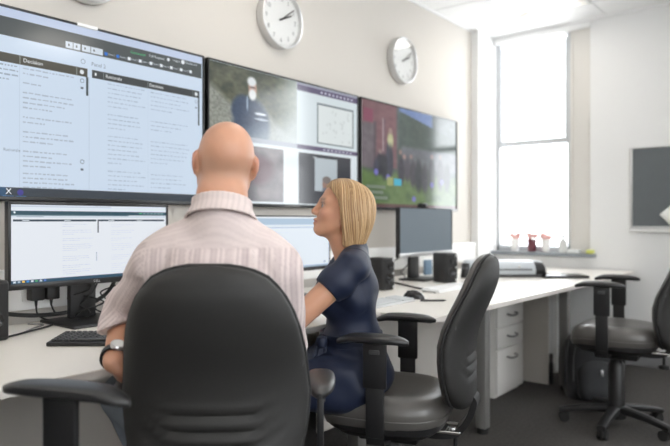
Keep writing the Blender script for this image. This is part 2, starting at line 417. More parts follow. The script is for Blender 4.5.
    # arms
    for sx in (-1, 1):
        x = sx*arm_x
        g = MB(); g.rbox(x-.009, x+.009, arm_y-.040, arm_y+.040, pad_z-.175, pad_z-.02, .005)
        a = obj('arm_sleeve', g, M_black, t)
        g = MB(); g.rbox(x-.007, x+.007, arm_y-.031, arm_y+.031, seat_z-.115, pad_z-.16, .004)
        pts = [(x, arm_y, seat_z-.11), (x*.97, arm_y, seat_z-.135), (x*.75, arm_y, seat_z-.147), (x*.3, arm_y, seat_z-.147)]
        R = [[(p_[0], arm_y-.031, p_[2]-.006), (p_[0], arm_y+.031, p_[2]-.006), (p_[0], arm_y+.031, p_[2]+.006), (p_[0], arm_y-.031, p_[2]+.006)] for p_ in pts]
        g.rings(R); obj('arm_upright', g, M_black, t)
        pd = obj('arm_pad', pad_geo(pad_len), M_armpad, t); pd.location = (x, arm_y+.01, pad_z-.012)
        obj('adjust_button', MB().rbox(x+sx*.009-.004, x+sx*.009+.004, arm_y-.018, arm_y+.018, pad_z-.06, pad_z-.045, .002), M_grey, a)
    # five-star base
    hub = obj('base_hub', MB().lathe([(.03, .045), (.05, .05), (.056, .075), (.052, .115), (.040, .125)], n=20), M_black, t)
    leg = None
    for k in range(5):
        a = base_rot + 2*PI*k/5
        if leg is None:
            R = []
            for i in range(9):
                u = i/8; rr = .035+.265*u; z = .098-.034*u**1.8; hw = .032-.009*u; hh = .023-.008*u
                R.append([(rr, hw*math.copysign(abs(math.cos(b))**.7, math.cos(b)), z+hh*math.copysign(abs(math.sin(b))**.7, math.sin(b))) for b in [2*PI*j/12 for j in range(12)]])
            leg = obj('base_leg', MB().rings(R), M_black, t)
            g = MB()
            for s in (-1, 1): g.cyl((.27, s*.009, .027), (.27, s*.024, .027), .027, n=16)
            g.rbox(.262, .302, -.009, .009, .022, .058, .004).cyl((.29, 0, .05), (.29, 0, .068), .007)
            cst = obj('caster', g, M_rubber, leg)
            leg.rotation_euler = (0, 0, a)
        else:
            l2 = share(leg, t); l2.rotation_euler = (0, 0, a); share(cst, l2)
    return t
ca_ = V(-.283, 1.63); cb_ = V(.205, 2.32); cc_ = V(1.56, 3.47); cd_ = V(-.655, 1.06)
chairA = task_chair('black office chair seen from behind, the bald man in the striped shirt sits on it', ca_, TH+math.radians(1), pad_z=.725, tilt=6, back_y=-.19, base_rot=.3, back_h=.52, back_z=.025)
chairB = task_chair('black office chair with grey vinyl seat under the woman in the navy dress', cb_, TH+PI/2-math.radians(19.5), seat_z=.53, pad_z=.755, tilt=10.5, seat_mat=M_vinyl, back_y=-.255, back_z=-.03, base_rot=.9, arm_y=-.01)
chairC = task_chair('empty black office chair standing by the back wall in front of the backpack', cc_, TH+PI/2-math.radians(34), seat_z=.57, pad_z=.815, tilt=10, seat_mat=M_vinyl, base_rot=1.81, back_y=-.25, back_z=-.10, arm_y=.03)
chairD = task_chair('black office chair cut off by the left picture edge, only its arm showing', cd_, TH-PI/2-math.radians(16), pad_z=.80, tilt=8, base_rot=.2, arm_x=.25, pad_len=.31)
# ================================================================== desks
def slab(g, poly, z0, z1):
    n = len(poly); g.add([(x, y, z0) for x, y in poly]+[(x, y, z1) for x, y in poly], [tuple(range(n-1, -1, -1)), tuple(range(n, 2*n))]+[(i, (i+1) % n, n+(i+1) % n, n+i) for i in range(n)]); return g
def desk(label, poly, legs, modesty, gables):
    t = thing('desk', label, 'desk', (poly[0][0], poly[0][1], 0))
    o = Vector((poly[0][0], poly[0][1], 0)); P = [(x-o.x, y-o.y) for x, y in poly]
    obj('desktop', slab(MB(), P, DESK_Z-.004, DESK_Z), M_desk, t)
    obj('desk_edge', slab(MB(), P, DESK_Z-.024, DESK_Z-.004), M_deskedge, t)
    for x, y in legs:
        x -= o.x; y -= o.y
        l = obj('leg', MB().rbox(x-.03, x+.03, y-.03, y+.03, .03, DESK_Z-.03, .006), M_greypost, t)
        obj('leg_foot', MB().cyl((x, y, 0), (x, y, .03), .03, n=14), M_rubber, l)
        obj('leg_rail', MB().rbox(.10, x, y-.02, y+.02, DESK_Z-.075, DESK_Z-.032, .004), M_greypost, t)
    for x, y0, y1 in modesty: obj('modesty_panel', MB().box(x-o.x-.009, x-o.x+.009, y0-o.y, y1-o.y, .09, DESK_Z-.024), M_panel, t)
    for y, x0, x1 in gables: obj('end_panel', MB().box(x0-o.x, x1-o.x, y-o.y-.009, y-o.y+.009, .012, DESK_Z-.024), M_panel, t)
    return t
D1 = desk('white desk in front of the seated bald man, under the lit monitor', [(0, -1.4), (.925, -1.4), (.925, 2.225), (0, 2.225)], [(.86, 2.14), (.84, -1.2)], [(.42, -1.2, 2.05)], [])
D2 = desk('deeper white desk running to the window wall, with mouse and dark monitor', [(0, 2.24), (1.165, 2.24), (1.205, 4.2), (1.205, 5.31), (0, 5.31)], [(.975, 3.11), (1.02, 4.26)], [(.46, 2.35, 4.23)], [(4.275, .05, .905)])
g = MB().rbox(.935, .965, 4.27, 4.30, .10, .70, .006); o = obj('cable_duct', g, M_white, D2); o.location = (0, -2.24, 0)
g = MB().rbox(.915, .935, 4.25, 4.30, .02, .17, .004); o = obj('cable_spool', g, M_black, D2); o.location = (0, -2.24, 0)

# drawer pedestal
t = thing('drawer_pedestal', 'off-white steel drawer pedestal with three drawers under the far desk', 'drawer unit', (.775, 3.945, 0))
obj('carcass', MB().rbox(-.56, -.018, -.205, .205, .02, .60, .004).box(-.54, -.03, -.19, .19, 0, .02), M_cab, t)
z = .585
for h in (.135, .135, .285):
    d = obj('drawer', MB().rbox(-.018, 0, -.203, .203, z-h+.003, z, .003), M_cab, t)
    zc = z-.055
    pts = [(0, -.062, zc), (.020, -.058, zc-.004), (.026, -.03, zc-.010), (.026, .03, zc-.010), (.020, .058, zc-.004), (0, .062, zc)]
    obj('handle', MB().tube(catmull(pts, 4), .0065, 8), M_greypost, d, 'grey bow handle')
    z -= h+.004

# ================================================================== backpack
M_bag = mat('black_nylon', (.007, .008, .011), .6, bump=.35, bscale=260, sheen=.2)
t = thing('backpack', 'black backpack on the floor behind the empty chair', 'backpack', (*V(1.665, 4.06)[:2], 0), TH)
def bagbody(W, D, H, n=40, p=.6, lean=.05):
    R = []
    for q in [0, .02, .06, .14, .3, .5, .68, .8, .88, .94, .975, 1]:
        k = (1-max(0, (q-.62)/.38)**2.6*.72)*(.90+.10*min(1, q/.14))
        R.append([(W*k*math.copysign(abs(math.cos(2*PI*i/n))**p, math.cos(2*PI*i/n))*(1+.02*math.sin(7*q+i)), D*k*math.copysign(abs(math.sin(2*PI*i/n))**p, math.sin(2*PI*i/n))*(1+.05*math.sin(9*q))+lean*q, q*H) for i in range(n)])
    return MB().rings(R)
obj('bag_body', bagbody(.175, .11, .43), M_bag, t, smooth=60)
o = obj('front_pocket', bagbody(.13, .05, .23), M_bag, t, smooth=60); o.location = (0, -.11, .02)
obj('zip', MB().tube(catmull([(-.15, -.085, .12), (-.145, -.085, .30), (-.09, -.06, .40), (0, -.05, .425), (.09, -.06, .40), (.145, -.085, .30), (.15, -.085, .12)], 6), .004, 6), M_grey, t)
obj('zip_puller', MB().rbox(-.012, .002, -.175, -.168, .17, .21, .002), M_alu, t, 'small pale zip puller')
obj('handle_loop', MB().tube(catmull([(-.045, .05, .42), (-.03, .05, .455), (.03, .05, .455), (.045, .05, .42)], 6), .008, 6), M_bag, t)
for s in (-1, 1): obj('side_strap', MB().tube(catmull([(s*.165, -.02, .37), (s*.185, -.05, .25), (s*.183, -.03, .12), (s*.165, 0, .06)], 6), .009, 6), M_bag, t)
obj('blue_tab', MB().rbox(-.06, -.03, -.045, -.038, .405, .415, .002), mat('blue_trim', (.03, .16, .5), .4), t, 'small bright blue tab')

# ================================================================== wall clocks
M_face = mat('clock_face', (.78, .79, .78), .5)
M_num = mat('clock_numeral', (.16, .16, .17), .6)
M_hand = mat('clock_hand', (.02, .015, .015), .4)
M_cover = M_glass
_txt = {}
def text_mesh(s, size, align='CENTER'):
    k = (s, round(size, 5), align)
    if k in _txt: return _txt[k]
    c = bpy.data.curves.new('t', 'FONT'); c.body = s; c.size = size; c.align_x = align; c.align_y = 'CENTER'; c.resolution_u = 2
    o = bpy.data.objects.new('t', c); COL.objects.link(o)
    bpy.context.view_layer.update()
    me = bpy.data.meshes.new_from_object(o.evaluated_get(bpy.context.evaluated_depsgraph_get()))
    v = [tuple(p.co[:2]) for p in me.vertices]; f = [tuple(p.vertices) for p in me.polygons]
    bpy.data.objects.remove(o); bpy.data.curves.remove(c); bpy.data.meshes.remove(me)
    _txt[k] = (v, f); return v, f
def clock(y, z, label, R=.168):
    t = thing('wall_clock', label, 'clock', (WALLX, y, z), PI/2, 'silver wall clocks')     # local x along the wall, -y out of the wall
    m = Matrix.Rotation(PI/2, 4, 'X')
    obj('case', MB().lathe([(R*.93, 0), (R*.98, .004), (R, .02), (R, .046), (R*.985, .054), (R*.955, .056), (R*.93, .052), (R*.915, .036), (R*.90, .030)], n=64, m=m), M_alu, t)
    obj('dial', MB().lathe([(R*.92, .022), (R*.92, .031)], n=64, m=m), M_face, t)
    g = MB()
    for k in range(1, 13):
        a = PI/2-2*PI*k/12; v, f = text_mesh(str(k), .038)
        g.add([(px+R*.70*math.cos(a), -.0325, py+R*.70*math.sin(a)) for px, py in v], f)
    obj('numerals', g, M_num, t, smooth=0)
    g = MB()
    for k in range(60):
        a = 2*PI*k/60; c, s = math.cos(a), math.sin(a); r0, r1, w = R*.84, R*.885, .0016 if k % 5 == 0 else .0007
        g.add([(c*r0-s*w, -.0325, s*r0+c*w), (c*r0+s*w, -.0325, s*r0-c*w), (c*r1+s*w, -.0325, s*r1-c*w), (c*r1-s*w, -.0325, s*r1+c*w)], [(0, 1, 2, 3)])
    obj('minute_marks', g, M_num, t, smooth=0)
    for nm, ang, L, w, yy in (('hour_hand', 90-65, .092, .0045, -.036), ('minute_hand', 90-53, .128, .003, -.039)):
        mm = Matrix.Rotation(-math.radians(ang), 4, 'Y')
        obj(nm, MB().box(-.02, L, yy-.0006, yy+.0006, -w, w, mm), M_hand, t)
    obj('hand_boss', MB().cyl((0, -.031, 0), (0, -.042, 0), .006), M_hand, t)
    obj('clock_glass', MB().lathe([(R*.925, .0475), (R*.925, .049)], n=64, m=m), M_cover, t)
clock(2.593, 2.291, 'silver round wall clock above the middle screen, cut by the top picture edge')
clock(3.878, 2.311, 'silver round wall clock above the right-hand screen, nearest the window')
clock(1.405, 2.232, 'round wall clock over the left screen, only its lower rim in the picture')

# ================================================================== pinboard
t = thing('pinboard', 'dark grey pinboard in an aluminium frame on the window wall', 'board', (1.175, ROOM_Y1, 1.08))
obj('felt', MB().box(.012, .95, -.016, -.002, .012, .625), mat('grey_felt', (.118, .130, .137), .9, bump=.3, bscale=300, var=.06, vscale=12), t)
g = MB(); g.rbox(0, .016, -.024, 0, 0, .637, .003); g.rbox(.946, .962, -.024, 0, 0, .637, .003); g.rbox(0, .962, -.024, 0, .623, .637, .003); g.rbox(0, .962, -.026, 0, -.006, .016, .003)
obj('frame', g, M_alu, t)
obj('ledge', MB().rbox(-.004, .966, -.042, 0, -.030, -.008, .004), M_white, t)
m = Matrix.Translation((1.478, ROOM_Y1-.022, 1.195)) @ Matrix.Rotation(math.radians(48), 4, 'Y')
rows = [[m @ Vector((-.055+.11*i/4, -.004-.012*(i/4)**2, -.075+.15*j/4)) for j in range(5)] for i in range(5)]
g = MB().sheet(rows); o = obj('paper_note', g, mat('white_paper', (.82, .82, .80), .8), smooth=180); o.modifiers.new('s', 'SOLIDIFY').thickness = .0008
tag(o, 'white paper note pinned askew on the grey pinboard', 'note')

# ================================================================== window-sill things
M_ceram = mat('white_ceramic', (.80, .79, .78), .3); M_red = mat('dark_red_ceramic', (.115, .022, .035), .35)
M_pink = mat('pink_petals', (.80, .50, .48), .7); M_stem = mat('green_stem', (.14, .27, .08), .6)
def sill_x(px):
    u = (px-335)/626; k = (ROOM_Y1-.012)/(math.sin(TH)*u+math.cos(TH)); return CX+k*(math.cos(TH)*u-math.sin(TH))
def pot(px, h, r, m, label, flowers=True, name='flower_pot', cat='pot'):
    t = thing(name, label, cat, (sill_x(px), ROOM_Y1-.012, WZ0))
    obj('pot_body', MB().lathe([(r*.72, 0), (r*.78, .004), (r, h*.96), (r*1.02, h), (r*.92, h), (r*.88, h*.9), (.002, h*.88)], n=24), m, t)
    if flowers:
        rr = random.Random(px)
        st = MB(); fl = None
        for k in range(9):
            a = 2*PI*k/5+rr.random(); x, y = r*.75*math.cos(a), r*.5*math.sin(a); zz = h+.010+.034*rr.random()
            st.tube([(x*.3, y*.3, h*.85), (x*.7, y*.7, h), (x, y, zz)], .002, 5)
            if fl is None:
                g = MB(); R = []
                for q in range(7):
                    R.append([(.023*math.sin(PI*(q+.3)/7.6)*(1+.18*math.cos(5*b+q))*math.cos(b), .023*math.sin(PI*(q+.3)/7.6)*(1+.18*math.cos(5*b+q))*math.sin(b), -.016*math.cos(PI*q/6)) for b in [2*PI*i/15 for i in range(15)]])
                fl = obj('flower', g.rings(R), M_pink, t); fl.location = (x, y, zz)
            else: share(fl, t, (x, y, zz))
        s = obj('stems', st, M_stem, t)
    return t
pot(515, .11, .042, M_ceram, 'white pot with pink flowers on the sill, leftmost of the pots')
pot(532, .11, .042, M_red, 'dark red pot with pale pink flowers on the window sill')
pot(546, .11, .040, M_ceram, 'white pot with pink flowers on the sill, just right of the red pot')
t = thing('bottle', 'pale bottle at the right end of the window pane on the sill', 'bottle', (sill_x(563), ROOM_Y1-.012, WZ0))
obj('bottle_body', MB().lathe([(.030, 0), (.034, .004), (.034, .085), (.028, .105), (.014, .118), (.014, .13)], n=24), mat('frosted_plastic', (.60, .61, .60), .4), t)
obj('bottle_cap', MB().lathe([(.017, .13), (.017, .152), (.012, .156)], n=16), M_alu, t)
for px, w, h, c, lab, nm in ((574, .05, .028, (.72, .74, .74), 'low pale box on the sill beside the bottle', 'small_box'), (590.5, .028, .03, (.62, .65, .16), 'small yellow-green pad at the right end of the sill', 'sticky_pad')):
    x = sill_x(px); o = obj(nm, MB().rbox(-w, w, -.028, .028, 0, h, .003), mat(nm, c, .5)); o.location = (x, ROOM_Y1-.015, WZ0); tag(o, lab, 'box' if nm == 'small_box' else 'notepad')

# ================================================================== desk things
def keyboard(label, loc, rz, L, D, mk, mkey, H=.018):
    t = thing('keyboard', label, 'keyboard', (*loc, DESK_Z), rz)
    m = Matrix.Rotation(math.radians(3), 4, 'X')
    obj('keyboard_body', MB().rbox(-L/2, L/2, -D/2, D/2, .004, H, .005, m=m), mk, t)
    g = MB(); n = int(L/.0195); nr = 6 if D > .12 else 5
    for j in range(nr):
        for i in range(n):
            if j == 0 and 3 < i < n-8:
                if i == 4: x0 = -L/2+.012+i*.0193; g.rbox(x0, x0+.0193*(n-12)-.003, -D/2+.012, -D/2+.028, H, H+.007, .002, 1, m)
                continue
            if i == int(n*.76): continue
            x0 = -L/2+.012+i*.0193; y0 = -D/2+.012+j*(D-.02)/nr
            g.rbox(x0, x0+.0162, y0, y0+.0150, H, H+.007, .002, 1, m)
    k = obj('keys', g, mkey, t); k['kind'] = 'stuff'
    g = MB()
    for x in (-L/2+.03, L/2-.03): g.box(x-.02, x+.02, D/2-.02, D/2-.01, 0, .012)
    obj('keyboard_feet', g, M_rubber, t)
    return t
kb = V(0, 0)
keyboard('black keyboard on the desk by the bald man\'s left arm', (.628, 1.155), TH+math.radians(2), .42, .145, mat('keyboard_black', (.016, .016, .017), .45), mat('key_black', (.030, .031, .033), .4))
keyboard('silver slim keyboard on the desk in front of the woman', (.772, 2.435), PI/2, .43, .135, M_alu, mat('key_silver', (.55, .57, .58), .4), .012)
keyboard('white keyboard before the dark monitor on the far desk', (.70, 3.235), PI/2, .43, .125, mat('keyboard_white', (.76, .77, .77), .4), mat('key_white', (.80, .80, .80), .4), .013)

def mouse(label, loc, rz, m):
    t = thing('computer_mouse', label, 'mouse', (*loc, DESK_Z), rz)
    R = []
    for i in range(15):
        u = i/14; y = -.056+.112*u; e = max(.05, 1-abs(2*u-1)**2.6)**.5; w = .032*e*(1-.12*math.sin(PI*u)); h = .040*e*(.75+.35*math.sin(PI*(.15+.75*(1-u))))
        R.append([(w*math.copysign(abs(math.cos(a))**.8, math.cos(a)), y, h*max(0, math.sin(a))**.8) for a in [PI*k/16 for k in range(17)]] )
    g = MB(); n = 17
    for r in R: pass
    v = [p for r in R for p in r]; f = [(i*n+k, i*n+k+1, (i+1)*n+k+1, (i+1)*n+k) for i in range(14) for k in range(n-1)] + [(i*n, (i+1)*n, (i+1)*n+n-1, i*n+n-1) for i in range(14)] + [tuple(range(n)), tuple(range(14*n, 15*n))]
    g.add(v, f); obj('mouse_body', g, m, t, smooth=60)
    obj('scroll_wheel', MB().cyl((-.004, .028, .034), (.004, .028, .034), .008, n=14), M_rubber, t)
    return t
mouse('black computer mouse on the desk to the right of the woman', (.775, 2.735), PI/2+.5, M_blackg)
o = obj('pen', MB().cyl((0, -.06, .005), (0, .055, .005), .005, n=10).cyl((0, .055, .005), (0, .068, .005), .005, .0012, n=10).box(-.001, .001, -.055, -.02, .0095, .0115), M_black); o.location = (.905, 2.70, DESK_Z); o.rotation_euler = (0, 0, -math.radians(48)); tag(o, 'black pen lying on the desk beside the mouse', 'pen')

def speaker(label, loc, rz, w=.095, d=.12, h=.185, dots=True):
    t = thing('desk_speaker', label, 'speaker', (*loc, DESK_Z), rz)     # front faces -y
    obj('cabinet', MB().rbox(-w/2, w/2, -d/2, d/2, 0, h, .010, 3), M_black, t)
    gr = obj('grille', MB().rbox(-w/2+.006, w/2-.006, -d/2-.006, -d/2+.004, .012, h-.008, .004), mat('speaker_cloth', (.018, .018, .019), .8, bump=.4, bscale=600), t)
    m = Matrix.Rotation(PI/2, 4, 'X')
    for z, r in ((h*.36, .034), (h*.74, .018)):
        obj('driver', MB().lathe([(r, 0), (r, .006), (r*.9, .009), (r*.82, .006), (r*.4, .002), (r*.3, .006), (.002, .009)], (0, -d/2-.004, z), 28, m), M_blackg, t)
    for z in ((h*.10, h*.52, h*.92) if dots else ()):
        obj('control_dot', MB().lathe([(.008, 0), (.008, .008), (.006, .010)], (w*.33, -d/2-.003, z), 14, m), M_alu, t, 'round silver control')
    return t
speaker('black desktop speaker at the left picture edge on the man\'s desk', (.245, .888), PI/2, .11, .13, .20, False)
speaker('black desktop speaker on the desk left of the dark monitor, behind the woman', (.40, 2.985), PI/2-.15)
speaker('black desktop speaker on the desk right of the dark monitor', (.475, 3.60), PI/2-.35, .105, .125, .19)

t = thing('pen_pot', 'small black tapered desk pot beyond the right speaker', 'pot', (.43, 3.975, DESK_Z))
obj('pot_body', MB().lathe([(.034, 0), (.036, .004), (.027, .070), (.029, .088), (.024, .100), (.020, .098), (.02, .02)], n=20), M_black, t)
obj('pot_band', MB().lathe([(.0315, .060), (.031, .072), (.0285, .074)], n=20), M_grey, t)
o = obj('small_carton', MB().rbox(-.012, .012, -.045, .045, 0, .11, .003).box(.0121, .0125, -.035, .035, .02, .09), mat('blue_grey_card', (.17, .26, .36), .6)); o.location = (.10, 4.02, DESK_Z); tag(o, 'small blue-grey carton against the wall beyond the right speaker', 'carton')

# laminator
t = thing('laminator', 'pale silver laminating machine with black end on the far desk corner', 'laminator', (*V(1.19, 4.47)[:2], DESK_Z), TH)
def lam_ring(x, k=1.0):
    pr = [(-.085, .022), (-.095, .05), (-.075, .085), (-.03, .112), (.03, .118), (.075, .100), (.09, .06), (.085, .022)]
    return [(x, y*k, .022+(z-.022)*k) for y, z in pr]
R = [lam_ring(-.27, .82), lam_ring(-.262, .95)] + [lam_ring(-.25+.05*i) for i in range(10)] + [lam_ring(.215, .98)]
obj('laminator_body', MB().rings(R), mat('silver_plastic', (.52, .56, .60), .35), t)
obj('end_cap', MB().rings([lam_ring(.216, .96), lam_ring(.25, .96), lam_ring(.285, .88), lam_ring(.30, .6)]), M_black, t, 'black rounded end cap')
obj('feed_slot', MB().rbox(-.24, .19, -.101, -.08, .052, .060, .002), M_black, t)
obj('laminator_base', MB().rbox(-.26, .27, -.08, .08, 0, .022, .004), M_grey, t)
obj('button', MB().cyl((.10, -.088, .075), (.10, -.094, .073), .008, n=12), M_white, t)
t = thing('laptop', 'closed black laptop lying flat on the far desk beside the laminator', 'laptop', (*V(1.60, 4.40)[:2], DESK_Z), TH)
obj('laptop_base', MB().rbox(-.15, .15, -.10, .10, .002, .013, .003), M_black, t); obj('laptop_lid', MB().rbox(-.15, .15, -.10, .10, .0135, .020, .003), M_blackg, t)

# plugs and cables behind the left monitor
for k, y in enumerate((1.165, 1.225)):
    t = thing('power_adapter', ('left' if k == 0 else 'right')+' one of two black plug-in adapters under the lit monitor', 'plug', (WALLX+.058, y, .865))
    obj('adapter_body', MB().rbox(0, .05, -.026, .026, -.036, .024, .006), M_black, t)
    obj('strain_relief', MB().cyl((.028, 0, -.036), (.028, 0, -.060), .007, .004, n=10), M_rubber, t)
def cable(label, pts, r=.0035, name='cable', m=None):
    o = obj(name, MB().tube(catmull(pts, 8), r, 7), m or M_rubber, smooth=180); tag(o, label, 'cable'); return o
zt = DESK_Z+.005
cable('thick black cable looping from the left speaker past the plugs', [(.20, .93, .83), (.12, 1.02, .80), (.07, 1.16, .775), (.08, 1.30, .78), (.11, 1.42, .84), (.14, 1.45, .93)], .008)
cable('thin black cable from the left adapter to the desk top', [(.031, 1.165, .806), (.04, 1.17, .77), (.08, 1.20, zt), (.16, 1.16, zt), (.24, 1.02, zt), (.30, .90, zt)])
cable('thin black cable from the right adapter curling behind the monitor stand', [(.031, 1.225, .806), (.05, 1.24, .77), (.09, 1.29, .79), (.13, 1.35, .86), (.15, 1.37, .95)])
rr = random.Random(5)
for k in range(6):
    y0 = 1.26+.06*k; pts = [(.16, y0, .93)]
    for q in range(4): pts.append((.07+.10*rr.random(), y0+rr.uniform(-.06, .09), .90-.04*q+rr.uniform(-.01, .01)))
    pts.append((.08+.03*k/5, y0+rr.uniform(-.05, .12), zt))
    o = cable('thin black cable in the tangle hanging behind the lit monitor', pts, .0032); o['group'] = 'tangled cables behind the lit monitor'
cable('thin grey cable lying across the desk below the plugs', [(.06, 1.12, zt), (.12, 1.15, zt), (.17, 1.09, zt), (.25, 1.00, zt), (.31, .86, zt)], .003, m=M_greypost)
cable('flat black cable crossing the far desk towards the white keyboard', [(.20, 3.36, zt), (.36, 3.26, zt+.002), (.52, 3.16, zt), (.66, 3.08, zt+.002), (.73, 3.03, zt)], .006)
cable('thin black cable hanging behind the dark monitor stand', [(.22, 3.55, .95), (.17, 3.49, .88), (.13, 3.40, .84), (.17, 3.33, .78), (.22, 3.30, zt)], .004)
cable('second thin cable looping behind the dark monitor stand', [(.22, 3.72, .95), (.16, 3.70, .86), (.13, 3.62, .79), (.20, 3.55, .77), (.24, 3.47, zt)], .004)
# ================================================================== screens
M_scr_tv = attr_mat('tv_picture', rough=.13, spec=.55, emission=1.17)
M_scr_mon = attr_mat('monitor_picture', rough=.38, spec=.35, emission=1.17)
def vnoise(x, y, s, seed=0):
    r = np.random.RandomState(seed).rand(64, 64); X = x*s; Y = y*s
    i = np.floor(X).astype(int); j = np.floor(Y).astype(int); a = X-i; b = Y-j; a = a*a*(3-2*a); b = b*b*(3-2*b)
    g = lambda p, q: r[p % 64, q % 64]
    return (g(i, j)*(1-a)+g(i+1, j)*a)*(1-b)+(g(i, j+1)*(1-a)+g(i+1, j+1)*a)*b
def lin(c): return np.where(c <= .04045, c/12.92, ((c+.055)/1.055)**2.4)
class Picture:
    """flat print on a screen: patches of colour in picture coordinates u right, v down (0..1)"""
    def __init__(s, W, H): s.W, s.H = W, H; s.v = []; s.f = []; s.c = []; s.k = 0
    def p(s, u, v): return (u*s.W, -.0002*s.k, (1-v)*s.H)
    def rect(s, u0, v0, u1, v1, c):
        s.k += .02; o = len(s.v); s.v += [s.p(u0, v1), s.p(u1, v1), s.p(u1, v0), s.p(u0, v0)]; s.f.append((o, o+1, o+2, o+3)); s.c += [srgb(*c)]*4
    def poly(s, pts, c):
        s.k += .02; o = len(s.v); s.v += [s.p(*q) for q in pts]; s.f.append(tuple(range(o, o+len(pts)))); s.c += [srgb(*c)]*len(pts)
    def disc(s, u, v, r, c, n=14, ry=None):
        ry = ry or r*s.W/s.H; s.poly([(u+r*math.cos(2*PI*i/n), v+ry*math.sin(2*PI*i/n)) for i in range(n)], c)
    def text(s, u, v, t, size, c, align='LEFT'):
        s.k += .02; vv, ff = text_mesh(t, 1.0, align); o = len(s.v); k = size
        s.v += [(u*s.W+x*k, -.0002*s.k, (1-v)*s.H+y*k) for x, y in vv]; s.f += [tuple(o+i for i in q) for q in ff]; s.c += [srgb(*c)]*len(vv)
    def lines(s, u0, u1, v0, dv, n, c, seed, h=.009, short=.55):
        r = random.Random(seed)
        for i in range(n):
            u = u0; end = u1 if i < n-1 else u0+(u1-u0)*short
            end -= (u1-u0)*.22*r.random()
            while u < end:
                w = min(r.uniform(.004, .020), end-u+.004); s.rect(u, v0+i*dv+.002*r.random(), u+w, v0+i*dv+h*r.uniform(.7, 1), c); u += w+.004
    def grid(s, u0, v0, u1, v1, nu, nv, fn):
        s.k += .02; U, Vv = np.meshgrid(np.linspace(0, 1, nu), np.linspace(0, 1, nv), indexing='ij')
        c = lin(np.clip(fn(U, Vv), 0, 255)/255.); o = len(s.v)
        s.v += [s.p(u0+(u1-u0)*a, v0+(v1-v0)*b) for a, b in zip(U.ravel(), Vv.ravel())]
        s.c += [tuple(q) for q in c.reshape(-1, 3)]
        s.f += [(o+i*nv+j, o+i*nv+j+1, o+(i+1)*nv+j+1, o+(i+1)*nv+j) for i in range(nu-1) for j in range(nv-1)]
    def build(s, name, m, parent, y=0.):
        me = bpy.data.meshes.new(name); me.from_pydata([(a, b+y, c) for a, b, c in s.v], [], s.f); me.update()
        at = me.color_attributes.new('Col', 'FLOAT_COLOR', 'POINT'); at.data.foreach_set('color', np.array([(*c[:3], 1) for c in s.c], np.float32).ravel())
        return bounds_obj(name, me, m, parent, 0)

